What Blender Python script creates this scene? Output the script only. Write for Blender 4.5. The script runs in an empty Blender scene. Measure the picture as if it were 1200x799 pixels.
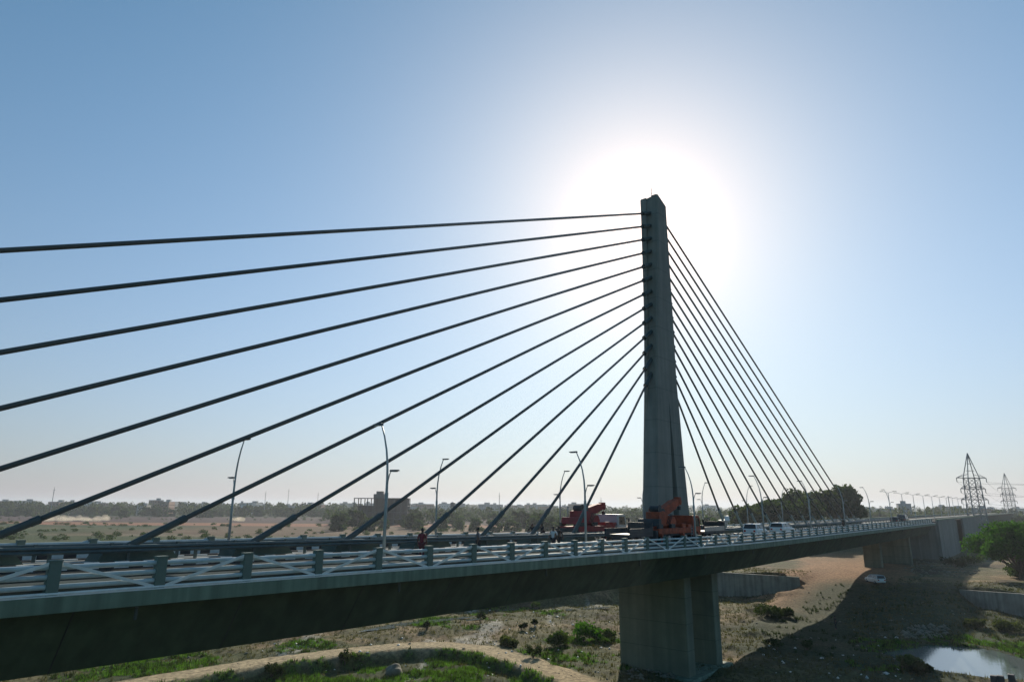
import bpy, bmesh, math, random
import numpy as np
from mathutils import Vector, Matrix

SC = bpy.context.scene
COL = SC.collection
RAD = math.radians
rng = np.random.default_rng(7)
random.seed(7)

# ------------------------------------------------------------------ camera
# world axes: X runs along the bridge, Y across it, Z up; 0,0 is under the pylon, the river plain is z = 0
CAM = Vector((-68.816, -33.82, 16.0))
AZ, PITCH, ROLL = 0.6846, 0.2456, 0.005
cd = bpy.data.cameras.new('camera')
cd.sensor_width = 36.0
cd.lens = 36.0 * 768.1 / 1200.0
cd.clip_start = 0.5
cd.clip_end = 20000
cam = bpy.data.objects.new('camera', cd)
COL.objects.link(cam)
fw = Vector((math.cos(AZ) * math.cos(PITCH), math.sin(AZ) * math.cos(PITCH), math.sin(PITCH)))
rt = Vector((math.sin(AZ), -math.cos(AZ), 0.0))
up = rt.cross(fw)
cr, sr = math.cos(ROLL), math.sin(ROLL)
r2, u2 = rt * cr + up * sr, up * cr - rt * sr
M = Matrix((r2, u2, -fw)).transposed().to_4x4()
M.translation = CAM
cam.matrix_world = M
SC.camera = cam

# ------------------------------------------------------------------ sky, sun, exposure
SUN = Vector((0.8161, 0.4201, 0.3968)).normalized()
w = bpy.data.worlds.new('World')
SC.world = w
w.use_nodes = True
nt = w.node_tree
for n in list(nt.nodes):
    nt.nodes.remove(n)
out = nt.nodes.new('ShaderNodeOutputWorld')
bg = nt.nodes.new('ShaderNodeBackground')
sky = nt.nodes.new('ShaderNodeTexSky')
sky.sky_type = 'NISHITA'
sky.sun_disc = False
sky.sun_elevation = math.asin(SUN.z)
sky.sun_rotation = math.atan2(SUN.x, SUN.y)
sky.altitude = 300
sky.air_density = 1.0
sky.dust_density = 0.3
sky.ozone_density = 2.5
# the aureole of forward-scattered light round the sun in dusty air
tc = nt.nodes.new('ShaderNodeTexCoord')
dp = nt.nodes.new('ShaderNodeVectorMath'); dp.operation = 'DOT_PRODUCT'
nt.links.new(tc.outputs['Generated'], dp.inputs[0]); dp.inputs[1].default_value = SUN
def wmath(op, a, b=None):
    m = nt.nodes.new('ShaderNodeMath'); m.operation = op
    for i, v in enumerate((a, b)):
        if v is None: continue
        if isinstance(v, (int, float)): m.inputs[i].default_value = v
        else: nt.links.new(v, m.inputs[i])
    return m.outputs[0]
ang = wmath('ARCCOSINE', wmath('MINIMUM', dp.outputs['Value'], 0.999999))
# (narrow core, skirt, wide veil), and a pale dust layer low over the whole horizon, brighter towards the sun
def gauss(wd, k): return wmath('MULTIPLY', wmath('EXPONENT', wmath('MULTIPLY', wmath('POWER', wmath('DIVIDE', ang, RAD(wd)), 2.0), -1.0)), k)
def falloff(wd, k): return wmath('MULTIPLY', wmath('EXPONENT', wmath('DIVIDE', ang, -RAD(wd))), k)
aure = wmath('ADD', gauss(4.0, 4.0), falloff(7.37, 5.6))
sepn = nt.nodes.new('ShaderNodeSeparateXYZ'); nt.links.new(tc.outputs['Generated'], sepn.inputs[0])
elev = wmath('MAXIMUM', wmath('ARCSINE', sepn.outputs['Z']), 0.0)
phase = wmath('POWER', wmath('MULTIPLY', wmath('ADD', dp.outputs['Value'], 1.0), 0.5), 3.2)
dust_k = wmath('MULTIPLY', wmath('EXPONENT', wmath('DIVIDE', elev, -RAD(17.6))), 0.858)
dust_l = wmath('ADD', wmath('MULTIPLY', phase, 5.1), 1.36)
def scale_col(c, f):
    v = nt.nodes.new('ShaderNodeVectorMath'); v.operation = 'SCALE'
    v.inputs[0].default_value = c; nt.links.new(f, v.inputs['Scale']); return v.outputs[0]
def mixrgb(kind, f, a_, b_):
    m = nt.nodes.new('ShaderNodeMix'); m.data_type = 'RGBA'; m.blend_type = kind
    if isinstance(f, float): m.inputs[0].default_value = f
    else: nt.links.new(f, m.inputs[0])
    nt.links.new(a_, m.inputs[6]); nt.links.new(b_, m.inputs[7]); return m.outputs[2]
blue = mixrgb('MULTIPLY', 1.0, sky.outputs[0], scale_col((0.58, 1.3, 1.3), wmath('ADD', 1.0, 0.0)))
veil = mixrgb('MIX', dust_k, blue, scale_col((1.205, 0.837, 1.02), dust_l))
veil = mixrgb('MIX', falloff(10.4, 0.95), veil, scale_col((12.0, 7.87, 6.3), wmath('ADD', 1.0, 0.0)))
tot = mixrgb('ADD', 1.0, veil, scale_col((1.0, 0.97, 0.93), aure))
nt.links.new(tot, bg.inputs[0])
bg.inputs[1].default_value = 0.1
nt.links.new(bg.outputs[0], out.inputs[0])

sl = bpy.data.lights.new('sun', 'SUN')
sl.energy = 4.9
sl.angle = RAD(0.5)
sl.color = (1.0, 0.9, 0.74)
so = bpy.data.objects.new('sun', sl)
COL.objects.link(so)
so.rotation_euler = (-SUN).to_track_quat('-Z', 'Y').to_euler()
so.location = (0, 0, 90)

SC.view_settings.view_transform = 'Standard'
SC.view_settings.look = 'None'
SC.view_settings.exposure = 0.0
SC.view_settings.gamma = 1.0
SC.cycles.max_bounces = 6
SC.cycles.diffuse_bounces = 3
SC.cycles.glossy_bounces = 3
SC.cycles.transparent_max_bounces = 8
SC.cycles.volume_bounces = 0
SC.cycles.use_denoising = True
SC.cycles.sample_clamp_indirect = 6.0

# ------------------------------------------------------------------ materials
def mat(name, c, rough=0.85, var=0.25, scale=1.2, metal=0.0, bump=0.0, spec=0.5, streak=0.0, streak_scale=1.0, lift=0.0):
    """base colour broken up by two sizes of noise, optional vertical streaks of dirt, optional fine relief"""
    m = bpy.data.materials.new(name); m.use_nodes = True
    t = m.node_tree; b = t.nodes['Principled BSDF']
    b.inputs['Roughness'].default_value = rough
    b.inputs['Metallic'].default_value = metal
    b.inputs['Specular IOR Level'].default_value = spec
    tc = t.nodes.new('ShaderNodeTexCoord')
    n1 = t.nodes.new('ShaderNodeTexNoise'); n1.inputs['Scale'].default_value = scale
    n1.inputs['Detail'].default_value = 6; n1.inputs['Roughness'].default_value = 0.65
    t.links.new(tc.outputs['Object'], n1.inputs['Vector'])
    mr = t.nodes.new('ShaderNodeMapRange')
    mr.inputs[1].default_value = 0.3; mr.inputs[2].default_value = 0.7
    mr.inputs[3].default_value = 1 - var; mr.inputs[4].default_value = 1 + var
    t.links.new(n1.outputs[0], mr.inputs[0])
    sc = t.nodes.new('ShaderNodeVectorMath'); sc.operation = 'SCALE'
    sc.inputs[0].default_value = c[:3]
    fac = mr.outputs[0]
    if streak > 0:
        mp = t.nodes.new('ShaderNodeMapping'); mp.inputs['Scale'].default_value = (1.6 * streak_scale, 1.6 * streak_scale, 0.06)
        n2 = t.nodes.new('ShaderNodeTexNoise'); n2.inputs['Scale'].default_value = 1.0; n2.inputs['Detail'].default_value = 4
        t.links.new(tc.outputs['Object'], mp.inputs[0]); t.links.new(mp.outputs[0], n2.inputs['Vector'])
        m2 = t.nodes.new('ShaderNodeMapRange')
        m2.inputs[1].default_value = 0.35; m2.inputs[2].default_value = 0.65
        m2.inputs[3].default_value = 1 - streak; m2.inputs[4].default_value = 1 + streak * 0.5
        t.links.new(n2.outputs[0], m2.inputs[0])
        mu = t.nodes.new('ShaderNodeMath'); mu.operation = 'MULTIPLY'
        t.links.new(fac, mu.inputs[0]); t.links.new(m2.outputs[0], mu.inputs[1]); fac = mu.outputs[0]
    if lift > 0:     # cold joints between concrete pours
        sx = t.nodes.new('ShaderNodeSeparateXYZ'); t.links.new(tc.outputs['Object'], sx.inputs[0]); prev = sx.outputs['Z']
        for op, v in (('DIVIDE', lift), ('FRACT', None), ('LESS_THAN', 0.07 / lift), ('MULTIPLY', -0.3), ('ADD', 1.0)):
            q = t.nodes.new('ShaderNodeMath'); q.operation = op; t.links.new(prev, q.inputs[0])
            if v is not None: q.inputs[1].default_value = v
            prev = q.outputs[0]
        mu = t.nodes.new('ShaderNodeMath'); mu.operation = 'MULTIPLY'; t.links.new(fac, mu.inputs[0]); t.links.new(prev, mu.inputs[1]); fac = mu.outputs[0]
    t.links.new(fac, sc.inputs['Scale'])
    t.links.new(sc.outputs[0], b.inputs['Base Color'])
    if bump > 0:
        n3 = t.nodes.new('ShaderNodeTexNoise'); n3.inputs['Scale'].default_value = scale * 9; n3.inputs['Detail'].default_value = 5
        t.links.new(tc.outputs['Object'], n3.inputs['Vector'])
        bp = t.nodes.new('ShaderNodeBump'); bp.inputs['Strength'].default_value = bump; bp.inputs['Distance'].default_value = 0.03
        t.links.new(n3.outputs[0], bp.inputs['Height']); t.links.new(bp.outputs[0], b.inputs['Normal'])
    return m

def leaf_mat(name, c, trans=0.4, var=0.5):
    m = bpy.data.materials.new(name); m.use_nodes = True
    t = m.node_tree
    for n in list(t.nodes): t.nodes.remove(n)
    o = t.nodes.new('ShaderNodeOutputMaterial')
    d = t.nodes.new('ShaderNodeBsdfDiffuse'); tr = t.nodes.new('ShaderNodeBsdfTranslucent'); mx = t.nodes.new('ShaderNodeMixShader')
    gi = t.nodes.new('ShaderNodeNewGeometry'); oi = t.nodes.new('ShaderNodeObjectInfo')
    ad = t.nodes.new('ShaderNodeMath'); ad.operation = 'ADD'
    t.links.new(gi.outputs['Random Per Island'], ad.inputs[0])
    t.links.new(oi.outputs['Random'], ad.inputs[1])
    mr = t.nodes.new('ShaderNodeMapRange'); mr.inputs[1].default_value = 0; mr.inputs[2].default_value = 2
    mr.inputs[3].default_value = 1 - var; mr.inputs[4].default_value = 1 + var
    t.links.new(ad.outputs[0], mr.inputs[0])
    for node, k in ((d, 1.0), (tr, 1.0)):
        s = t.nodes.new('ShaderNodeVectorMath'); s.operation = 'SCALE'
        s.inputs[0].default_value = c if node is d else (c[0] * 1.25, c[1] * 1.45, c[2] * 0.55)
        t.links.new(mr.outputs[0], s.inputs['Scale']); t.links.new(s.outputs[0], node.inputs['Color'])
    mx.inputs[0].default_value = trans
    t.links.new(d.outputs[0], mx.inputs[1]); t.links.new(tr.outputs[0], mx.inputs[2]); t.links.new(mx.outputs[0], o.inputs[0])
    return m

MT = dict(
    concrete=mat('pier_concrete', (0.18, 0.19, 0.135), 0.85, 0.2, 0.3, bump=0.2, streak=0.16, lift=2.4),
    pylon=mat('pylon_concrete', (0.235, 0.225, 0.195), 0.8, 0.16, 0.25, bump=0.15, streak=0.14, lift=3.6),
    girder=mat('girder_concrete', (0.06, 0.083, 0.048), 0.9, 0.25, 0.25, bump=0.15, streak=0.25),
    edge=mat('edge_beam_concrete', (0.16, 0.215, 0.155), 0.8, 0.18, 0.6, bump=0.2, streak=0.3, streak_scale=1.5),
    post=mat('post_concrete', (0.12, 0.165, 0.14), 0.8, 0.15, 1.5, bump=0.1),
    rail=mat('painted_rail', (0.46, 0.53, 0.54), 0.6, 0.14, 2.5, spec=0.3),
    road=mat('bridge_asphalt', (0.042, 0.046, 0.044), 0.95, 0.22, 0.5, bump=0.3, spec=0.03),
    pave=mat('walkway_concrete', (0.3, 0.3, 0.27), 0.8, 0.15, 0.8, bump=0.1, spec=0.2),
    walk=mat('walkway_paving', (0.07, 0.085, 0.08), 0.95, 0.2, 0.8, bump=0.2, spec=0.03),
    white=mat('white_paint', (0.72, 0.72, 0.69), 0.55, 0.12, 3.0),
    black=mat('black_paint', (0.025, 0.027, 0.03), 0.55, 0.3, 3.0),
    cable=mat('cable_sheathing', (0.075, 0.083, 0.085), 0.5, 0.12, 1.0),
    sheath=mat('anchor_pipe_steel', (0.06, 0.075, 0.07), 0.55, 0.2, 1.5),
    sheath_pale=mat('anchor_pipe_grey', (0.3, 0.34, 0.32), 0.5, 0.15, 1.5),
    guard=mat('guard_beam_steel', (0.09, 0.12, 0.115), 0.45, 0.2, 2.0, metal=0.4),
    block=mat('anchor_block_paint', (0.05, 0.085, 0.07), 0.7, 0.25, 1.2),
    pole=mat('lamp_pole_grey', (0.4, 0.42, 0.42), 0.5, 0.1, 2.0, metal=0.2),
    head=mat('lamp_head_dark', (0.07, 0.075, 0.08), 0.4, 0.1, 4.0),
    lens=mat('lamp_lens', (0.6, 0.62, 0.6), 0.2, 0.05, 4.0),
    red=mat('crane_red_paint', (0.3, 0.012, 0.02), 0.65, 0.4, 1.6),
    orange=mat('crane_orange_paint', (0.34, 0.062, 0.02), 0.7, 0.5, 1.6),
    chassis=mat('chassis_dark', (0.035, 0.037, 0.04), 0.6, 0.3, 2.0),
    tyre=mat('tyre_rubber', (0.02, 0.02, 0.02), 0.8, 0.2, 4.0),
    steel=mat('steel_grey', (0.3, 0.31, 0.32), 0.4, 0.2, 2.0, metal=0.7),
    cabgrey=mat('cab_grey_paint', (0.45, 0.48, 0.5), 0.4, 0.12, 2.0),
    carwhite=mat('car_white_paint', (0.75, 0.76, 0.76), 0.25, 0.04, 2.0),
    cardark=mat('car_dark_paint', (0.05, 0.055, 0.06), 0.25, 0.08, 2.0),
    glass=mat('dark_glass', (0.02, 0.026, 0.03), 0.08, 0.05, 2.0),
    lamp_red=mat('tail_lamp', (0.4, 0.02, 0.02), 0.25, 0.05, 3.0),
    lamp_white=mat('head_lamp', (0.8, 0.8, 0.78), 0.15, 0.05, 3.0),
    skin=mat('skin', (0.13, 0.07, 0.045), 0.6, 0.08, 8.0),
    hair=mat('hair', (0.012, 0.011, 0.01), 0.7, 0.1, 8.0),
    bark=mat('bark', (0.11, 0.085, 0.06), 0.95, 0.35, 3.0, bump=0.4),
    rock=mat('rock', (0.2, 0.185, 0.14), 0.9, 0.3, 1.5, bump=0.5),
    wallc=mat('river_wall_concrete', (0.3, 0.29, 0.25), 0.9, 0.3, 0.4, bump=0.5, streak=0.25),
    abut=mat('abutment_concrete', (0.17, 0.185, 0.17), 0.85, 0.14, 0.3, bump=0.15, streak=0.25),
    lattice=mat('tower_steel', (0.24, 0.245, 0.25), 0.55, 0.2, 1.0, metal=0.4),
    town_a=mat('render_cream', (0.45, 0.42, 0.37), 0.9, 0.12, 0.1, streak=0.15),
    town_b=mat('render_grey', (0.33, 0.34, 0.34), 0.9, 0.12, 0.1, streak=0.15),
    town_c=mat('render_white', (0.62, 0.62, 0.6), 0.9, 0.1, 0.1, streak=0.12),
    town_d=mat('brickwork_far', (0.3, 0.19, 0.14), 0.9, 0.12, 0.1),
    raw=mat('raw_frame_concrete', (0.09, 0.095, 0.095), 0.9, 0.2, 0.3, streak=0.25),
    window=mat('window_dark', (0.03, 0.035, 0.04), 0.2, 0.1, 1.0),
    roofw=mat('white_sheet_roof', (0.7, 0.71, 0.7), 0.5, 0.08, 0.3),
    bluew=mat('blue_cladding', (0.07, 0.16, 0.25), 0.6, 0.15, 0.4),
    tin=mat('rust_tank', (0.35, 0.13, 0.1), 0.6, 0.2, 1.0),
)
LEAF = dict(
    dark=leaf_mat('leaf_dark', (0.045, 0.062, 0.026), 0.3),
    mid=leaf_mat('leaf_mid', (0.055, 0.085, 0.03), 0.38),
    olive=leaf_mat('leaf_olive', (0.08, 0.092, 0.035), 0.35),
    bright=leaf_mat('leaf_bright', (0.045, 0.115, 0.014), 0.45, 0.65),
    grass=leaf_mat('grass_blades', (0.075, 0.145, 0.03), 0.5, 0.75),
    dry=leaf_mat('dry_stalks', (0.12, 0.105, 0.05), 0.3),
)

# ------------------------------------------------------------------ mesh builder
class MB:
    def __init__(s): s.v = []; s.f = []; s.m = []
    def add(s, vs, fs, mi=0):
        o = len(s.v); s.v += [tuple(p) for p in vs]
        s.f += [tuple(i + o for i in f) for f in fs]; s.m += [mi] * len(fs); return s
    def box(s, x0, x1, y0, y1, z0, z1, mi=0, taper=None):
        tx, ty = taper or (0, 0)
        vs = [(x0, y0, z0), (x1, y0, z0), (x1, y1, z0), (x0, y1, z0), (x0 + tx, y0 + ty, z1), (x1 - tx, y0 + ty, z1), (x1 - tx, y1 - ty, z1), (x0 + tx, y1 - ty, z1)]
        return s.add(vs, [(3, 2, 1, 0), (4, 5, 6, 7), (0, 1, 5, 4), (1, 2, 6, 5), (2, 3, 7, 6), (3, 0, 4, 7)], mi)
    def tube(s, pts, r, n=8, mi=0, caps=True):
        pts = [Vector(p) for p in pts]; rs = r if isinstance(r, (list, tuple)) else [r] * len(pts)
        rings = []
        for i, p in enumerate(pts):
            d = (pts[min(i + 1, len(pts) - 1)] - pts[max(i - 1, 0)]).normalized()
            a = Vector((0, 0, 1)) if abs(d.z) < 0.9 else Vector((1, 0, 0))
            u = d.cross(a).normalized(); v = u.cross(d)
            rings.append([p + (u * math.cos(2 * math.pi * k / n) + v * math.sin(2 * math.pi * k / n)) * rs[i] for k in range(n)])
        vs = [q for ring in rings for q in ring]; fs = []
        for i in range(len(pts) - 1):
            for k in range(n):
                a, b = i * n + k, i * n + (k + 1) % n
                fs.append((a, b, b + n, a + n))
        if caps:
            fs.append(tuple(range(n - 1, -1, -1))); fs.append(tuple(range((len(pts) - 1) * n, len(pts) * n)))
        return s.add(vs, fs, mi)
    def bar(s, a, b, w=0.1, h=None, mi=0):
        return s.tube([a, b], w * 0.7071, 4, mi)
    def cyl(s, c, r, h, axis='z', n=14, mi=0):
        c = Vector(c); d = dict(x=Vector((1, 0, 0)), y=Vector((0, 1, 0)), z=Vector((0, 0, 1)))[axis] * h / 2
        return s.tube([c - d, c + d], r, n, mi)
    def prism(s, poly, y0, y1, mi=0):
        """polygon in X-Z pushed along Y"""
        n = len(poly); vs = [(x, y0, z) for x, z in poly] + [(x, y1, z) for x, z in poly]
        fs = [tuple(range(n)), tuple(range(2 * n - 1, n - 1, -1))] + [(i, i + n, (i + 1) % n + n, (i + 1) % n) for i in range(n)]
        return s.add(vs, fs, mi)
    def mesh(s, name, mats, smooth=False):
        me = bpy.data.meshes.new(name); me.from_pydata(s.v, [], s.f)
        for m in (mats if isinstance(mats, (list, tuple)) else [mats]): me.materials.append(m)
        if len(me.materials) > 1: me.polygons.foreach_set('material_index', s.m)
        bm = bmesh.new(); bm.from_mesh(me); bmesh.ops.recalc_face_normals(bm, faces=bm.faces); bm.to_mesh(me); bm.free()
        if smooth:
            me.polygons.foreach_set('use_smooth', [True] * len(me.polygons))
        me.update(); return me
    def build(s, name, mats, parent=None, bevel=0, smooth=False):
        return link(name, s.mesh(name, mats, smooth), parent, bevel)

def link(name, me, parent=None, bevel=0):
    o = bpy.data.objects.new(name, me); COL.objects.link(o)
    if parent is not None: o.parent = parent
    if bevel:
        b = o.modifiers.new('bevel', 'BEVEL'); b.width = bevel; b.segments = 2; b.limit_method = 'ANGLE'
    return o
def tag(o, label=None, cat=None, group=None, kind=None):
    for k, v in (('label', label), ('category', cat), ('group', group), ('kind', kind)):
        if v: o[k] = v
    return o
def empty(name, loc=(0, 0, 0), rz=0.0, label=None, cat=None, group=None):
    o = bpy.data.objects.new(name, None); COL.objects.link(o); o.empty_display_size = 0.5
    o.location = loc; o.rotation_euler = (0, 0, rz)
    return tag(o, label, cat, group)
def copy_tree(o, parent=None):
    c = o.copy(); COL.objects.link(c)
    if parent is not None: c.parent = parent
    for ch in list(o.children): copy_tree(ch, c)
    return c
def raw_mesh(name, v, f, m, smooth=False):
    """v (n,3) and f (m,3 or 4) numpy arrays"""
    me = bpy.data.meshes.new(name); k = f.shape[1]
    me.vertices.add(len(v)); me.vertices.foreach_set('co', v.astype(np.float32).ravel())
    me.loops.add(f.size); me.loops.foreach_set('vertex_index', f.astype(np.int32).ravel())
    me.polygons.add(len(f)); me.polygons.foreach_set('loop_start', np.arange(0, f.size, k, dtype=np.int32))
    if smooth: me.polygons.foreach_set('use_smooth', np.ones(len(f), bool))
    me.update(calc_edges=True); me.materials.append(m); return me

# ------------------------------------------------------------------ terrain
def vnoise(x, y, seed=0):
    xi, yi = np.floor(x).astype(np.int64), np.floor(y).astype(np.int64); xf, yf = x - xi, y - yi
    def h(a, b):
        n = (a * 374761393 + b * 668265263 + seed * 1442695041) & 0xffffffff
        n = ((n ^ (n >> 13)) * 1274126177) & 0xffffffff
        return ((n ^ (n >> 16)) & 0xffff) / 65535.0
    u, v = xf * xf * (3 - 2 * xf), yf * yf * (3 - 2 * yf)
    return (h(xi, yi) * (1 - u) + h(xi + 1, yi) * u) * (1 - v) + (h(xi, yi + 1) * (1 - u) + h(xi + 1, yi + 1) * u) * v
def fbm(x, y, s, oct=4, seed=0):
    t = 0; a = 1; tot = 0
    for k in range(oct):
        t = t + a * vnoise(x / s + 17.3 * k, y / s - 9.1 * k, seed + k); tot += a; a *= 0.5; s /= 2.03
    return t / tot
def sstep(a, b, x):
    t = np.clip((x - a) / (b - a), 0, 1); return t * t * (3 - 2 * t)
def polydist(x, y, pts, closed=False):
    """distance to a polyline, and the sign of the side (left of travel > 0)"""
    best = np.full(np.shape(x), 1e9); side = np.zeros(np.shape(x))
    P = list(pts) + ([pts[0]] if closed else [])
    for (ax, ay), (bx, by) in zip(P[:-1], P[1:]):
        dx, dy = bx - ax, by - ay; t = np.clip(((x - ax) * dx + (y - ay) * dy) / (dx * dx + dy * dy), 0, 1)
        d = np.hypot(x - ax - t * dx, y - ay - t * dy); c = dx * (y - ay) - dy * (x - ax)
        m = d < best; best = np.where(m, d, best); side = np.where(m, np.sign(c), side)
    return best, side
def inside(x, y, poly):
    r = np.zeros(np.shape(x), bool); n = len(poly)
    for i in range(n):
        (ax, ay), (bx, by) = poly[i], poly[(i + 1) % n]
        c = ((ay > y) != (by > y)) & (x < (bx - ax) * (y - ay) / (by - ay + 1e-12) + ax); r ^= c
    return r

PATH = [(-70, 34), (-46, 34.2), (-36.9, 33.2), (-28.7, 32.4), (-20, 30), (-13.5, 27.6), (-10.2, 24.4), (-8.9, 20), (-10.2, 12), (-13.1, 4.2), (-18, -6), (-24, -16)]
RAMP = [(20, -9), (30, -4), (41, -0.5), (52, 0.8), (66, 1.2), (82, 1.6), (100, 4), (125, 14), (150, 30)]
POND = [(21.6, -16.6), (25.2, -17.4), (30.6, -20.6), (30.2, -24.5), (26.0, -28.2), (25.0, -34), (17, -36), (16.5, -28), (16.2, -25.2), (16.0, -22.8), (17.0, -20.8), (18.4, -18.9)]
WALL_L = [(47.0, 25.2), (56.3, 18.3), (66.6, 6.7)]
WALL_R = [(72.5, -18.2), (63.2, -27.0), (49, -40.5), (36, -53)]
EDGE = [(-220, 120), (-60, 76), (0, 54), (17, 41.5), (33, 31), (47.0, 25.2), (56.3, 18.3), (66.6, 6.7), (70, -6), (72.5, -18.2), (63.2, -27.0), (49, -40.5), (36, -53), (-60, -140)]

def ground_h(x, y):
    d, s = polydist(x, y, EDGE)
    sd = -d * s            # > 0 beyond the bank, on the terrace (travel goes right to left seen from the river)
    sd = np.where(s > 0, d, -d)
    gap = sstep(9.5, 5.0, y) * sstep(-21.5, -16.5, y) * (x > 20)
    leftbank = sstep(40, 52, x) + (y < 0)
    wid = np.where(leftbank > 0.5, 0.25, 6.0)
    step = sstep(-0.5 * wid, 0.5 * wid, sd - np.where(leftbank > 0.5, 0.55, 0.0))
    ramp = sstep(38, 90, x)
    k = step * (1 - gap) + ramp * gap
    terr = 3.3 + 0.5 * (fbm(x, y, 30, 3, 5) - 0.5)
    terr = np.where((y > 5) & (x < 66), 3.9, terr)
    h = k * terr
    plain = 0.9 * (fbm(x, y, 14, 4, 11) - 0.5) + 0.75 * (fbm(x, y, 3.2, 3, 12) - 0.5)
    h = h + plain * (1 - 0.7 * k)
    pd, ps = polydist(x, y, PATH)
    basin = np.where(ps < 0, 1, 0) * sstep(1.4, 3.0, pd) * (x < 5)
    h = h - 0.6 * basin * sstep(60, 20, pd)
    onpath = sstep(3.0, 1.5, pd)
    h = h * (1 - onpath) + (0.35 + 0.08 * (fbm(x, y, 1.2, 2, 3) - 0.5)) * onpath
    rd, _ = polydist(x, y, RAMP)
    onr = sstep(6, 3, rd) * gap
    h = h * (1 - 0.75 * onr) + onr * 0.75 * ramp * 3.3
    wd, _ = polydist(x, y, POND, True); ins = inside(x, y, POND)
    sdp = np.where(ins, -wd, wd)
    h = h - 1.25 * sstep(2.0, -1.0, sdp) * (x > 0)
    # earth mounds by the ramp and behind the pier
    for mx, my, mr, mh in ((40, 4.5, 3.2, 1.0), (44, 6.5, 2.6, 0.8), (58, 9, 3.0, 0.9)):
        h = h + mh * np.exp(-((x - mx) ** 2 + (y - my) ** 2) / mr ** 2) * (0.6 + 0.8 * fbm(x, y, 1.5, 2, 8))
    far = np.hypot(x, y)
    h = h + sstep(400, 2500, far) * 6 * (fbm(x, y, 500, 3, 31) - 0.45)
    return h

def axis_coords(lo, d0, d1, hi, step, growth):
    a = list(np.arange(d0, d1 + step * .5, step)); s = step; x = d0; L = []
    while x > lo: s *= growth; x -= s; L.append(x)
    s = step; x = a[-1]; R = []
    while x < hi: s *= growth; x += s; R.append(x)
    return np.array(L[::-1] + a + R)
gx = axis_coords(-900, -50, 105, 9000, 0.5, 1.045)
gy = axis_coords(-5000, -36, 60, 9000, 0.5, 1.045)
X, Y = np.meshgrid(gx, gy); H = ground_h(X, Y)

def gz(x, y): return float(ground_h(np.array([float(x)]), np.array([float(y)]))[0])

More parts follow.
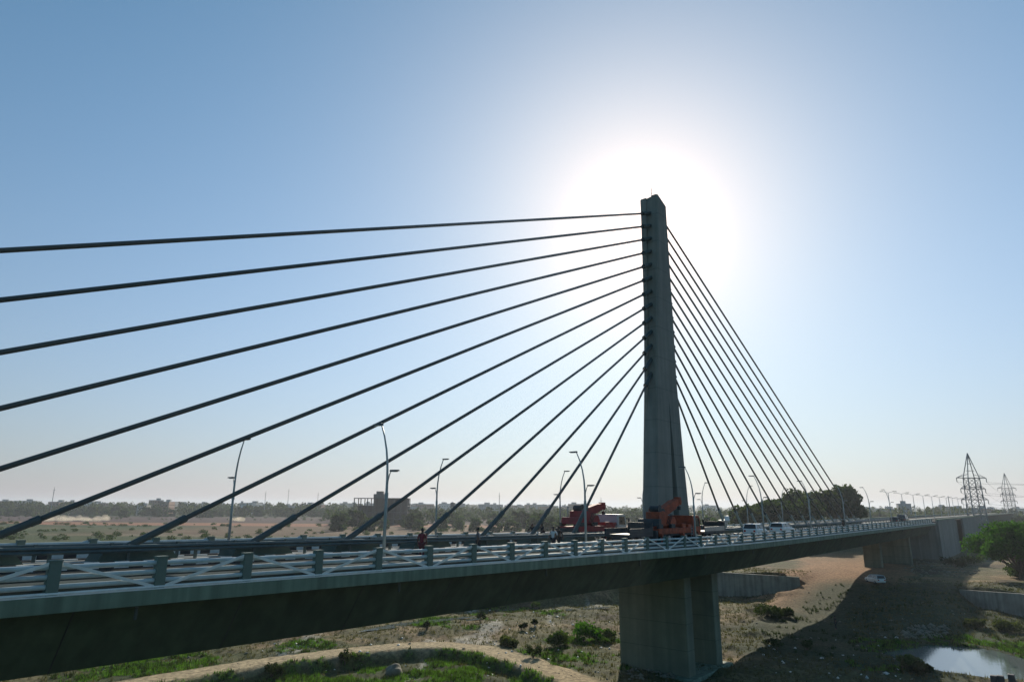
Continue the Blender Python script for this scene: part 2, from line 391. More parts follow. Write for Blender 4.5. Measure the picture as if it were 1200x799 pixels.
def mix(a, b, t): return a * (1 - t[..., None]) + np.array(b) * t[..., None]
def ground_colour(x, y):
    c = np.ones(x.shape + (3,)) * np.array((0.19, 0.135, 0.07))
    n1 = fbm(x, y, 9, 5, 41); n2 = fbm(x, y, 2.2, 4, 42); n3 = fbm(x, y, 28, 4, 43)
    c = mix(c, (0.265, 0.195, 0.105), sstep(0.5, 0.66, n2))
    scrub = sstep(0.5, 0.62, fbm(x, y, 4.5, 5, 61)) * sstep(0.35, 0.55, n3 + .1)
    c = mix(c, (0.085, 0.085, 0.04), scrub * 0.75)
    c = mix(c, (0.085, 0.066, 0.04), sstep(0.5, 0.62, n1) * 0.8)
    c = mix(c, (0.09, 0.1, 0.04), sstep(0.48, 0.6, fbm(x, y, 6.5, 4, 71)) * 0.6)
    pd, ps = polydist(x, y, PATH)
    inner = (ps < 0) & (x < 3)
    g = sstep(0.47, 0.6, n1 * 0.5 + n3 * 0.5 + np.where(inner, 0.16, -0.12) - 0.06 * (x > 20)) * sstep(0.3, 0.55, n2 + 0.15)
    g = np.where(inner, np.maximum(g, 0.8 * sstep(2.2, 4.5, pd)), g)
    for bx, by, br in ((2.5, 15.2, 5.0), (6.5, 12.5, 3.6), (25, -16, 7), (34, -24, 9), (14, -17, 5), (-35, 42, 9), (-20, 37, 5)):
        g = np.maximum(g, sstep(1.1, 0.4, np.hypot(x - bx, y - by) / br + 0.8 * (n2 - 0.5)))
    c = mix(c, (0.075, 0.115, 0.032), g)
    c = mix(c, (0.12, 0.13, 0.04), g * sstep(0.5, 0.7, n2) * 0.7)
    c = mix(c, (0.05, 0.055, 0.025), g * sstep(0.52, 0.4, n2) * 0.8)
    veg = g * sstep(0.36, 0.56, n2)
    veg = np.maximum(veg, 0.2 * scrub)
    sp = sstep(2.3, 1.3, pd + 1.2 * (n2 - 0.5)); c = mix(c, (0.43, 0.335, 0.2), sp); veg *= 1 - sp
    rd, _ = polydist(x, y, RAMP)
    sp = sstep(9.0, 5.5, rd + 5 * (n2 - 0.5) - 3.5 * (x > 55) + 4.0 * sstep(50, 36, x)); c = mix(c, (0.36, 0.2, 0.105), sp * (0.85 + 0.5 * (n2 - 0.5))); veg *= 1 - sp
    bridge_shade = sstep(10, 0, y + 0.02 * x) * sstep(2, 12, x) * sstep(80, 66, x) * sstep(-58, -40, y) * sstep(-6, 8, 37 - np.hypot(x - 44, y + 14) + 14 * (n1 - .5))  # the bridge's shade, painted into the ground colour as a dark green tone
    shade_k = np.clip(bridge_shade * (0.65 + 0.7 * n1), 0, 1)
    c = mix(c, (0.042, 0.06, 0.028), shade_k * 0.95)
    veg = np.maximum(veg, 0.34 * shade_k * sstep(0.5, 0.6, n2))
    # pale dried mud left by the river
    mud = sstep(0.62, 0.72, fbm(x * 0.45 + y * 0.5, (y * 0.6 - x * 0.5) * 3.0, 9, 4, 77)) * (x < 40) * (y > 18) * (pd > 3)
    c = mix(c, (0.5, 0.47, 0.4), mud * 0.55)
    # far fields in long strips
    fd = (x - CAM.x) * math.cos(AZ) + (y - CAM.y) * math.sin(AZ); lat = (x - CAM.x) * math.sin(AZ) - (y - CAM.y) * math.cos(AZ)
    far = sstep(150, 230, fd)
    strip = fbm(fd + 0.12 * lat, lat * 0.09, 26, 4, 51)
    fc = np.ones(x.shape + (3,)) * np.array((0.07, 0.09, 0.036))
    fc = mix(fc, (0.15, 0.125, 0.07), sstep(0.5, 0.56, strip))
    fc = mix(fc, (0.05, 0.075, 0.03), sstep(0.52, 0.6, fbm(fd, lat * 0.12, 30, 4, 52)))
    brown = sstep(-215, -150, lat + 40 * (strip - .5)) * sstep(255, 300, fd) * sstep(480, 440, fd) * (lat < 120)
    fc = mix(fc, (0.17, 0.105, 0.065), brown * .85)
    fc = mix(fc, (0.3, 0.24, 0.18), brown * sstep(0.52, 0.6, strip) * .8)
    fc = mix(fc, (0.32, 0.15, 0.09), sstep(395, 412, fd + 0.05 * lat) * sstep(470, 445, fd + 0.05 * lat))
    fc = mix(fc, (0.085, 0.055, 0.05), sstep(455, 480, fd + 0.05 * lat) * sstep(720, 650, fd))
    fc = mix(fc, (0.09, 0.1, 0.05), sstep(680, 760, fd))
    c = c * (1 - far[..., None]) + fc * far[..., None]
    wd, _ = polydist(x, y, POND, True)
    c = mix(c, (0.06, 0.055, 0.04), sstep(1.2, 0.2, wd) * (x > 0) * 0.7)
    return np.clip(c, 0.01, 0.7), veg * (1 - far)

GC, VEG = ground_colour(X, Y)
ny, nx = X.shape
idx = np.arange(nx * ny).reshape(ny, nx)
F = np.stack([idx[:-1, :-1], idx[:-1, 1:], idx[1:, 1:], idx[1:, :-1]], -1).reshape(-1, 4)
gm = bpy.data.materials.new('river_plain_earth'); gm.use_nodes = True
t = gm.node_tree; b = t.nodes['Principled BSDF']
b.inputs['Roughness'].default_value = 0.95; b.inputs['Specular IOR Level'].default_value = 0.15
at = t.nodes.new('ShaderNodeVertexColor'); at.layer_name = 'cover'
tcn = t.nodes.new('ShaderNodeTexCoord')
n1 = t.nodes.new('ShaderNodeTexNoise'); n1.inputs['Scale'].default_value = 2.2; n1.inputs['Detail'].default_value = 9; n1.inputs['Roughness'].default_value = 0.7
t.links.new(tcn.outputs['Object'], n1.inputs['Vector'])
mr = t.nodes.new('ShaderNodeMapRange'); mr.inputs[1].default_value = 0.3; mr.inputs[2].default_value = 0.7; mr.inputs[3].default_value = 0.35; mr.inputs[4].default_value = 1.6
t.links.new(n1.outputs[0], mr.inputs[0])
sc = t.nodes.new('ShaderNodeVectorMath'); sc.operation = 'SCALE'
t.links.new(at.outputs[0], sc.inputs[0]); t.links.new(mr.outputs[0], sc.inputs['Scale']); t.links.new(sc.outputs[0], b.inputs['Base Color'])
bp = t.nodes.new('ShaderNodeBump'); bp.inputs['Strength'].default_value = 0.8; bp.inputs['Distance'].default_value = 0.25
t.links.new(n1.outputs[0], bp.inputs['Height']); t.links.new(bp.outputs[0], b.inputs['Normal'])
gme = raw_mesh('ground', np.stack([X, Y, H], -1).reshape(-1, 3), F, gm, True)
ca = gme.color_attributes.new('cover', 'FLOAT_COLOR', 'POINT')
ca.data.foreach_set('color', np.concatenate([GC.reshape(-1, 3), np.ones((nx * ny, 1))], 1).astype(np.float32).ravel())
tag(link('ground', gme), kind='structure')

# ------------------------------------------------------------------ water
wm = bpy.data.materials.new('pond_water'); wm.use_nodes = True
b = wm.node_tree.nodes['Principled BSDF']
b.inputs['Base Color'].default_value = (0.16, 0.18, 0.17, 1); b.inputs['Roughness'].default_value = 0.06
b.inputs['IOR'].default_value = 1.6; b.inputs['Specular IOR Level'].default_value = 0.8
nz = wm.node_tree.nodes.new('ShaderNodeTexNoise'); nz.inputs['Scale'].default_value = 1.5; nz.inputs['Detail'].default_value = 3
bp = wm.node_tree.nodes.new('ShaderNodeBump'); bp.inputs['Strength'].default_value = 0.06; bp.inputs['Distance'].default_value = 0.05
tcw = wm.node_tree.nodes.new('ShaderNodeTexCoord'); wm.node_tree.links.new(tcw.outputs['Object'], nz.inputs['Vector'])
wm.node_tree.links.new(nz.outputs[0], bp.inputs['Height']); wm.node_tree.links.new(bp.outputs[0], b.inputs['Normal'])
def sheet(name, cx, cy, z, poly):
    m = MB(); m.add([(x, y, z) for x, y in poly], [tuple(range(len(poly)))]); return m.build(name, wm)
def grow(poly, k):
    cx = sum(p[0] for p in poly) / len(poly); cy = sum(p[1] for p in poly) / len(poly)
    return [(cx + (x - cx) * k, cy + (y - cy) * k) for x, y in poly]
tag(sheet('water', 0, 0, -0.2, grow(POND, 1.25)), kind='structure')
for i, (pts, lb) in enumerate((([(-11, 38.6), (-7, 37.2), (-2, 36.6), (4, 35.5), (8, 34.6), (6, 36.4), (1, 38.2), (-5, 39.6)], 'long pale strip of shallow water under the left half of the girder'),
        ([(4.2, 33.6), (7.0, 33.0), (6.6, 34.2), (4.6, 34.4)], 'small pale puddle between the dark bushes'), ([(20, 27.6), (26.5, 24.2), (28, 24.6), (24, 27.4), (21, 28.6)], 'pale puddle left of the pier near the far bank'),
        ([(14, 37.6), (20, 34.0), (22, 34.2), (17, 37.6)], 'thin pale puddle below the far bank'))):
    zs = float(np.percentile(ground_h(np.array([p[0] for p in pts]), np.array([p[1] for p in pts])), 70)) + 0.07
    m = MB(); m.add([(x, y, zs) for x, y in pts], [tuple(range(len(pts)))])
    tag(m.build('puddle', wm), lb, 'puddle', 'shallow puddles in the river bed')

# ------------------------------------------------------------------ the bridge
def zd(x): return 0.0145 * (math.sqrt(x * x + 100) - x) / 2     # the deck climbs gently towards mid-span
DZ = 12.45                      # carriageway level at the pylon
HW = 8.334                      # half width of the deck
XS = [x for x in range(-135, 131, 5)] + [132.7]
def sweep(name, prof, xs, mats, parent, mi=None, closed=True, smooth=False, dz=0.0):
    m = MB(); n = len(prof)
    vs = [(x, y, z + zd(x) + dz) for x in xs for y, z in prof]; fs = []; ms = []
    for i in range(len(xs) - 1):
        for k in range(n if closed else n - 1):
            a, b_ = i * n + k, i * n + (k + 1) % n
            fs.append((a, b_, b_ + n, a + n))
    if closed: fs += [tuple(range(n)), tuple(range(len(xs) * n - 1, (len(xs) - 1) * n - 1, -1))]
    m.add(vs, fs); return m.build(name, mats, parent, smooth=smooth)

BR = empty('cable_stayed_bridge', (0, 0, 0), 0, 'grey concrete cable stayed road bridge with one tall pylon crossing the dry river bed', 'bridge')
# box girder with overhanging slab
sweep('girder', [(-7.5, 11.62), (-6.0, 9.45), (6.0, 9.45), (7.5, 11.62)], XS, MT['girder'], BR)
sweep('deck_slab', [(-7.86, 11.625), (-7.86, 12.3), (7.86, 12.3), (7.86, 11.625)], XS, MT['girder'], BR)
for s in (-1, 1):
    sweep('edge_beam', [(s * 7.865, 11.7), (s * 7.865, 12.2), (s * HW, 12.2), (s * HW, 11.7)], XS, MT['edge'], BR)
    sweep('walkway', [(s * 6.96, 12.302), (s * 6.96, 12.56), (s * 7.86, 12.56), (s * 7.86, 12.302)], XS, MT['walk'], BR)
    sweep('edge_glint', [(s * 7.95, 12.203), (s * 7.95, 12.235), (s * 8.32, 12.235), (s * 8.32, 12.203)], XS, MT['white'], BR)  # white strip painting in the sun glint along the edge beam top
    sweep('carriageway', [(s * 1.35, 12.303), (s * 1.35, DZ), (s * 6.8, DZ - 0.05), (s * 6.8, 12.303)], XS, MT['road'], BR)
sweep('median_fill', [(-1.18, 12.303), (-1.18, 12.66), (1.18, 12.66), (1.18, 12.303)], XS, MT['pave'], BR)
def painted_kerb(y0, y1, z0, z1):
    m = MB(); L = 0.6; x = -72.0; i = 0
    while x < 132:
        za, zb = zd(x), zd(x + L); g = 0.006
        m.add([(x, y0, z0 + za), (x + L - g, y0, z0 + zb), (x + L - g, y1, z0 + zb), (x, y1, z0 + za), (x, y0, z1 + za), (x + L - g, y0, z1 + zb), (x + L - g, y1, z1 + zb), (x, y1, z1 + za)],
              [(4, 5, 6, 7), (0, 1, 5, 4), (1, 2, 6, 5), (2, 3, 7, 6), (3, 0, 4, 7)], i % 2)
        x += L; i += 1
    o = m.build('kerb_stones', [MT['white'], MT['black']], BR); tag(o, 'kerb stones painted black and white in turn', kind='stuff')
for ya, yb in ((-1.345, -1.185), (1.185, 1.345), (6.805, 6.955)):
    painted_kerb(ya, yb, 12.304, 12.72)
painted_kerb(7.62, 7.85, 12.565, 12.92)
sweep('kerb', [(-6.955, 12.304), (-6.955, 12.62), (-6.81, 12.62), (-6.81, 12.304)], XS, MT['walk'], BR)
# drain pipes hanging below the deck edge, and dark joints between the cast girder segments
dme = MB().tube([(0, -7.95, 11.62), (0, -7.95, 11.2)], .06, 8).mesh('drain_pipe', MT['sheath'])
x = -58.0
while x < 125:
    o = link('drain_pipe', dme, BR); o.location = (x, 0, zd(x)); x += 12.2
gz0 = [(-7.51, 11.62), (-6.006, 9.444), (6.006, 9.444), (7.51, 11.62)]
for k in range(-11, 22):
    x = 6.1 * k + 1.2
    if -6 < x < 5 or x > 131: continue
    sweep('segment_joint', gz0, [x - .02, x + .02], MT['black'], BR)

# pylon: tapering blade, wide along the bridge at its foot, with a slanted top and a sunk triangular panel low on each side
PZ = [(12.31, -4.75, 3.95), (15.4, -4.3, 3.55), (20.7, -3.72, 3.05), (26.2, -3.12, 2.68), (30.1, -2.72, 2.36), (37.8, -1.95, 2.2), (44.5, -1.4, 1.75), (51.7, -0.95, 1.35)]
def pyl(z, k):
    zs = [p[0] for p in PZ]; return float(np.interp(z, zs, [p[k] for p in PZ]))
def pyw(z): return float(np.interp(z, [12, 30, 38, 44.5, 52], [0.92, 0.84, 0.92, 1.08, 1.22]))
pm = MB(); rows = []
zl = [12.31, 13.2, 15.4, 18, 20.7, 23.5, 26.2, 28.0, 30.1, 34, 37.8, 41, 44.5, 48, 51.1]
AP = 27.9                        # apex height of the sunk panel
def panel(z):
    k = max(0.0, (AP - z) / (AP - 12.31)); xa = -0.05
    return xa - 0.55 * k, xa + 1.15 * k
def ring(z, dz_top=None):
    a, c, h = pyl(z, 1), pyl(z, 2), pyw(z); ch = 0.16
    p0, p1 = panel(z); d = 0.65 if z < AP - 0.01 else 0.0
    side = []
    for s in (-1, 1):
        q = [(a + ch, s * h), (p0, s * h), (p0 + 0.02, s * (h - d)), (p1 - 0.02, s * (h - d)), (p1, s * h), (c - ch, s * h)]
        side.append(q)
    near, farq = side
    # recess for the cable anchors down both narrow faces
    r = 0.14 if z > 27 else 0.0
    L = [(a, h - ch), (a, 0.36), (a + r, 0.33), (a + r, -0.33), (a, -0.36), (a, -h + ch)]
    R = [(c, -h + ch), (c, -0.36), (c - r, -0.33), (c - r, 0.33), (c, 0.36), (c, h - ch)]
    return [(x, y, z) for x, y in near + R + farq[::-1] + L]
for z in zl: rows.append(ring(z))
topv = []
for (x, y, z) in rows[-1]:
    f = (x - pyl(51.1, 1)) / (pyl(51.1, 2) - pyl(51.1, 1))
    topv.append((x, y, 52.95 - 0.95 * f - 0.1 * (y > 0)))
rows.append(topv); n = len(rows[0])
vs = [p for r_ in rows for p in r_]; fs = []
for i in range(len(rows) - 1):
    for k in range(n):
        a, b_ = i * n + k, i * n + (k + 1) % n; fs.append((a, b_, b_ + n, a + n))
fs.append(tuple(range((len(rows) - 1) * n, len(rows) * n)))
pm.add(vs, fs); PY = pm.build('pylon', MT['pylon'], BR)
m = MB(); m.tube([(0.35, 0.2, 52.5), (0.35, 0.2, 54.6)], 0.035, 6); m.tube([(0.95, 0.35, 52.0), (0.95, 0.35, 53.7)], 0.03, 6)
m.tube([(0.2, 0.2, 53.9), (0.5, 0.2, 53.9)], 0.025, 6)
m.build('lightning_rod', MT['head'], PY)
m = MB(); m.box(-5.6, 4.8, -1.17, 1.17, 12.4, 12.95, 0, (0.15, 0.1)); m.build('pylon_plinth', MT['concrete'], PY)

# main pier: two wall blades under the girder on a pile cap
def blade(x0, x1, z0, hy=3.75, zt=9.46):
    m = MB(); c = 0.05
    prof = [(x0 + c, -hy), (x1 - c, -hy), (x1, -hy + c), (x1, hy - c), (x1 - c, hy), (x0 + c, hy), (x0, hy - c), (x0, -hy + c)]
    k = len(prof); vs = [(x, y, z0) for x, y in prof] + [(x, y, zt) for x, y in prof]
    m.add(vs, [tuple(range(k)), tuple(range(2 * k - 1, k - 1, -1))] + [(i, (i + 1) % k, (i + 1) % k + k, i + k) for i in range(k)])
    return m
P1 = empty('pier', (0, 0, 0)); P1.parent = BR; tag(P1, 'main pier of two broad wall blades standing below the pylon')
blade(-4.92, -3.42, -0.6).build('wall_blade', MT['concrete'], P1); blade(1.8, 3.3, -0.6).build('wall_blade', MT['concrete'], P1)
m = MB(); m.box(-6.0, 4.4, -4.7, 4.7, -1.0, 0.12, 0, (0.25, 0.25)); m.build('pile_cap', MT['edge'], P1, 0.05)
P2 = empty('pier', (0, 0, 0)); P2.parent = BR; tag(P2, 'distant side span pier standing in shade under the girder')
blade(97.0, 99.0, 1.0, 1.7).build('column', MT['concrete'], P2)
P3 = empty('pier', (0, 0, 0)); P3.parent = BR; tag(P3, 'farthest pier close to the abutment')
blade(112.6, 114.2, 1.5, 5.0).build('wall_blade', MT['concrete'], P3)

# stay cables
def stay(A, Bp, pale):
    A, Bp = Vector(A), Vector(Bp); d = (Bp - A).normalized(); L = (Bp - A).length
    m = MB(); m.tube([A + d * 0.3, Bp - d * 0.2], 0.122, 8); c = m.build('stay_cable', MT['cable'], BR, smooth=True)
    m = MB(); m.tube([A - d * 0.9, A + d * 1.8], 0.23, 10); m.tube([A + d * 1.75, A + d * 2.0], 0.27, 10); m.build('guide_pipe', MT['sheath'], c)
    s = 3.7 if not pale else 3.4
    m = MB(); m.tube([Bp - d * s, Bp + d * 0.3], 0.168 if not pale else 0.16, 10); m.tube([Bp - d * (s + 0.25), Bp - d * (s - 0.1)], 0.188, 10)
    m.build('anchor_sheath', MT['sheath_pale' if pale else 'sheath'], c)
for k in range(13):
    za = 16 + 14.35 + 1.70 * k; xl = -19.2 - 6.21 * k
    stay((pyl(za, 1) + 0.12, 0, za), (xl, 0, 12.75 + zd(xl)), False)
for k in range(13):
    za = 16 + 14.6 + 1.76 * k; xr = 16.5 + 5.93 * k
    stay((pyl(za, 2) - 0.12, 0, za), (xr, 0, 12.75 + zd(xr)), True)
# anchor blocks on the median, between the guard beams
for side in (-1, 1):
    for k in range(13):
        x = (-19.2 - 6.21 * k) if side < 0 else (16.5 + 5.93 * k)
        if x < -66: continue
        m = MB(); z = 12.662 + zd(x)
        m.prism([(-1.75, z), (1.75, z), (1.25, z + 0.62), (-1.45, z + 0.62)], -0.72, 0.72)
        o = m.build('anchor_block', MT['block'], BR); o.location = (x + 2.2 * -side * 0.6, 0, 0)

# ------------------------------------------------------------------ median guard beams
def guard_beam(y, label):
    r = empty('guard_rail', (0, y, 0), 0, label, 'guard rail', 'guard rails along the bridge median')
    m = MB()
    xs = [x for x in range(-72, 133, 4)]
    prof = [(-.05, 13.06), (-.09, 13.14), (-.03, 13.22), (-.09, 13.30), (-.05, 13.38), (.05, 13.38), (.02, 13.22), (.05, 13.06)]
    sweep('beam', prof, xs, MT['guard'], r)
    pm_ = MB().box(-.06, .06, -.06, .06, 12.66, 13.40).mesh('guard_post', MT['guard'])
    x = -71.0
    while x < 132:
        if not (-6 < x < 5.2 and abs(y) < 1.0):
            o = link('post', pm_, r); o.location = (x, 0.12 if y < 0 else -0.12, zd(x))
        x += 3.05
guard_beam(-1.08, 'dark steel guard beam along the near side of the bridge median')
guard_beam(1.08, 'dark steel guard beam along the far side of the bridge median behind the cables')

# ------------------------------------------------------------------ parapet railings
P0, PS = -60.79, 3.3555
def railing(s, label):
    r = empty('parapet_railing', (0, s * 8.1, 0), 0, label, 'railing', 'railings along both deck edges')
    i0, i1 = -6, 57
    pme = MB().box(-.175, .175, -.15, .15, 12.24, 13.27).box(-.19, .19, -.165, .165, 13.272, 13.32).mesh('railing_post', MT['post'])
    for i in range(i0, i1):
        x = P0 + PS * i; o = link('post', pme, r); o.location = (x, 0, zd(x))
    xs = [P0 + PS * i for i in range(i0, i1)]
    for z in (12.49, 12.79, 13.09):
        m = MB(); m.tube([(x, -s * -0.0, z + zd(x)) for x in xs], 0.082, 10); m.build('rail', MT['rail'], r, smooth=True)
    m = MB(); m.tube([(x, s * .12, 12.285 + zd(x)) for x in xs], .045, 8); m.build('toe_rail', MT['white'], r, smooth=True)
    for i in range(i0, i1 - 1):
        if i > 17: break
        x0, x1 = P0 + PS * i + .2, P0 + PS * (i + 1) - .2
        za, zb = (13.2, 12.3) if i % 2 == 0 else (12.3, 13.2)
        m = MB(); dy = s * 0.11
        a, b_ = Vector((x0, dy, za + zd(x0))), Vector((x1, dy, zb + zd(x1)))
        w_ = 0.055
        m.add([a + Vector((0, -.02, -w_)), a + Vector((0, .02, -w_)), a + Vector((0, .02, w_)), a + Vector((0, -.02, w_)), b_ + Vector((0, -.02, -w_)), b_ + Vector((0, .02, -w_)), b_ + Vector((0, .02, w_)), b_ + Vector((0, -.02, w_))],
              [(0, 1, 2, 3), (7, 6, 5, 4), (0, 4, 5, 1), (1, 5, 6, 2), (2, 6, 7, 3), (3, 7, 4, 0)])
        m.build('brace', MT['white'], r)
railing(-1, 'grey pipe railing with concrete posts along the near edge of the bridge')
railing(1, 'grey pipe railing with concrete posts along the far edge of the bridge')

# ------------------------------------------------------------------ helpers that look along the photograph's columns
def bx(px, y, z=-3.2):
    """x on the line Y = y that stands in image column px"""
    k = (px - 600) / 768.1; ca, sa, cp, sp = math.cos(AZ), math.sin(AZ), math.cos(PITCH), math.sin(PITCH)
    dy = y - CAM.y
    return CAM.x + (k * (dy * sa * cp + z * sp) + dy * ca) / (sa - k * ca * cp)
def far_at(px, d, z=-13.0):
    k = (px - 600) / 768.1; lat = k * (d * math.cos(PITCH) + z * math.sin(PITCH))
    return (CAM.x + d * math.cos(AZ) + lat * math.sin(AZ), CAM.y + d * math.sin(AZ) - lat * math.cos(AZ))
def hit(px, py):
    u, v = (px - 600) / 768.1, (py - 399.5) / 768.1
    c, s = math.cos(ROLL), math.sin(ROLL); u, v = u * c + v * s, -u * s + v * c
    Yf = math.cos(PITCH) + v * math.sin(PITCH); dz = math.sin(PITCH) - v * math.cos(PITCH)
    d = Vector((Yf * math.cos(AZ) + u * math.sin(AZ), Yf * math.sin(AZ) - u * math.cos(AZ), dz))
    ts = np.linspace(30, 400, 1500); xs = CAM.x + d.x * ts; ys = CAM.y + d.y * ts; zs = CAM.z + d.z * ts
    g = ground_h(xs, ys); i = int(np.argmax(zs < g)); return float(xs[i]), float(ys[i]), float(g[i])
def road_z(x, y=0): return DZ + zd(x) - 0.03

# ------------------------------------------------------------------ street lamps
def lamp_parts(root):
    m = MB(); pts = [(0, 0, 0.3), (0, 0, 2.6), (0, 0, 4.0), (0, .05, 4.8), (0, .17, 5.5), (0, .38, 6.2), (0, .70, 6.9)]
    m.tube(pts, [.085, .078, .066, .058, .05, .044, .036], 10); m.build('pole', MT['pole'], root, smooth=True)
    m = MB(); m.box(-.2, .2, -.2, .2, 0, .06); m.tube([(0, 0, .05), (0, 0, .55)], .11, 10); m.build('base', MT['pole'], root)
    m = MB(); m.tube([(0, 0, 3.05), (0, 0, 3.35)], .095, 10); m.build('collar', MT['pole'], root)
    m = MB(); m.tube([(0, 0, 3.5), (0, -.06, 3.95), (0, -.16, 4.25), (0, -.3, 4.45)], [.035, .033, .03, .028], 8); m.build('side_arm', MT['pole'], root, smooth=True)
    for y0, z0, sgn, nm in ((.62, 6.84, 1, 'lamp_head'), (-.26, 4.43, -1, 'lamp_head')):
        m = MB(); L = .62 if sgn > 0 else .5
        m.add([(-.1, y0, z0 - .05), (.1, y0, z0 - .05), (.14, y0 + sgn * L, z0 - .02), (-.14, y0 + sgn * L, z0 - .02), (-.08, y0, z0 + .05), (.08, y0, z0 + .05), (.1, y0 + sgn * L, z0 + .04), (-.1, y0 + sgn * L, z0 + .04)],
              [(0, 1, 2, 3), (7, 6, 5, 4), (0, 4, 5, 1), (1, 5, 6, 2), (2, 6, 7, 3), (3, 7, 4, 0)])
        h = m.build(nm, MT['head'], root)
        m = MB(); m.box(-.09, .09, min(y0 + sgn * .15, y0 + sgn * (L - .08)), max(y0 + sgn * .15, y0 + sgn * (L - .08)), z0 - .065, z0 - .035); m.build('lens', MT['lens'], h)
where = ['first from the left', 'second from the left', 'third from the left', 'fourth from the left', 'fifth from the left', 'sixth from the left', 'seventh from the left', 'last before the abutment']
proto = None
for s, nm in ((-1, 'near'), (1, 'far')):
    for i in range(8):
        x = -46.51 + 18.262 * i; 
        lab = f'curved two headed street lamp on the {nm} edge of the bridge, {where[i]}'
        if proto is None:
            proto = empty('street_lamp', (x, s * 7.5, 12.56 + zd(x)), 0, lab, 'street lamp', 'curved street lamps along the bridge'); lamp_parts(proto); o = proto
        else:
            o = copy_tree(proto); o.location = (x, s * 7.5, 12.56 + zd(x)); o.rotation_euler.z = 0 if s < 0 else math.pi; o['label'] = lab
proto2 = None
for i in range(10):
    x = 124 + 18.262 * i
    lab = ('nearest' if i == 0 else f'{["","second","third","fourth","fifth","sixth","seventh","eighth","ninth","farthest"][i]}') + ' T shaped twin street lamp along the approach road beyond the bridge'
    if proto2 is None:
        o = proto2 = empty('twin_street_lamp', (x, 0, 12.66), 0, lab, 'street lamp', 'twin street lamps on the approach road')
        m = MB(); m.tube([(0, 0, 0), (0, 0, 6.9)], [.11, .06], 8); m.build('pole', MT['pole'], o)
        m = MB(); m.tube([(0, -1.15, 7.25), (0, -.4, 7.02), (0, 0, 6.85), (0, .4, 7.02), (0, 1.15, 7.25)], .05, 6); m.build('cross_arm', MT['pole'], o)
        for s in (-1, 1):
            m = MB(); m.box(-.16, .16, min(s * 1.05, s * 1.9), max(s * 1.05, s * 1.9), 7.2, 7.32); m.build('lamp_head', MT['head'], o)
    else:
        o = copy_tree(proto2); o.location = (x, 0, 12.66); o['label'] = lab

# ------------------------------------------------------------------ approach road, abutment, river walls
ap = empty('approach_embankment', (132.8, 0, 0), 0, 'pale concrete abutment and retaining walls carrying the approach road on the far bank', 'retaining wall')
xs = [132.75] + list(np.arange(140, 520, 20.0))
def apz(x): return 12.3
m = MB(); m.box(0, 1.6, -8.25, 8.25, 1.0, 11.6); m.build('front_wall', MT['abut'], ap)
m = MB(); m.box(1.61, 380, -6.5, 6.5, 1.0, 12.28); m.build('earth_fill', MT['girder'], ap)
for s in (-1, 1):
    for k in range(16):
        x0 = 0.2 + k * 9.0; off = 1.6 if k in (4, 5) else 0.0
        m = MB(); y0, y1 = s * (8.22 - off), s * (8.75 - off)
        m.box(x0, x0 + 8.9, min(y0, y1), max(y0, y1), 0.8, 12.75); m.build('wall_panel', MT['abut'], ap)
    m = MB(); m.box(0.2, 380, min(s * 8.3, s * 8.85), max(s * 8.3, s * 8.85), 12.76, 13.15); m.build('coping', MT['edge'], ap)
m = MB(); m.box(132.75, 520, -8.2, 8.2, 12.285, 12.5); tag(m.build('approach_road', MT['road']), kind='structure')
m = MB(); m.box(0, 380, -1.1, 1.1, 12.51, 12.72); m.build('median_kerb', MT['pave'], ap)

def river_wall(pts, hs, label):
    r = empty('river_wall', (pts[0][0], pts[0][1], 0), 0, label, 'retaining wall', 'river walls on the far bank'); ox, oy = pts[0]
    k = 0
    for (a, b_), (ha, hb) in zip(zip(pts[:-1], pts[1:]), zip(hs[:-1], hs[1:])):
        L = math.hypot(b_[0] - a[0], b_[1] - a[1]); n = max(1, round(L / 8.0)); dx, dy = (b_[0] - a[0]) / L, (b_[1] - a[1]) / L; nx_, ny_ = -dy, dx
        for i in range(n):
            t0, t1 = i / n + .012 / L, (i + 1) / n - .012 / L; q = []
            for t_ in (t0, t1):
                for o_ in (-.35, .2):
                    q.append((a[0] + (b_[0] - a[0]) * t_ - ox + nx_ * o_, a[1] + (b_[1] - a[1]) * t_ - oy + ny_ * o_))
            h0, h1 = ha + (hb - ha) * t0, ha + (hb - ha) * t1
            j = 0.0
            m = MB(); m.add([(*q[0], -1.2), (*q[2], -1.2), (*q[3], -1.2), (*q[1], -1.2), (*q[0], h0 + j), (*q[2], h1 + j), (*q[3], h1 + j), (*q[1], h0 + j)],
                            [(3, 2, 1, 0), (4, 5, 6, 7), (0, 1, 5, 4), (1, 2, 6, 5), (2, 3, 7, 6), (3, 0, 4, 7)])
            m.build('wall_panel', MT['wallc'], r)
river_wall(WALL_L, [4.3, 4.1, 3.2], 'weathered concrete river wall below the red dirt ramp behind the main pier')
river_wall(WALL_R, [2.4, 3.3, 3.4, 3.4], 'weathered concrete river wall below the green tree right of the bridge')

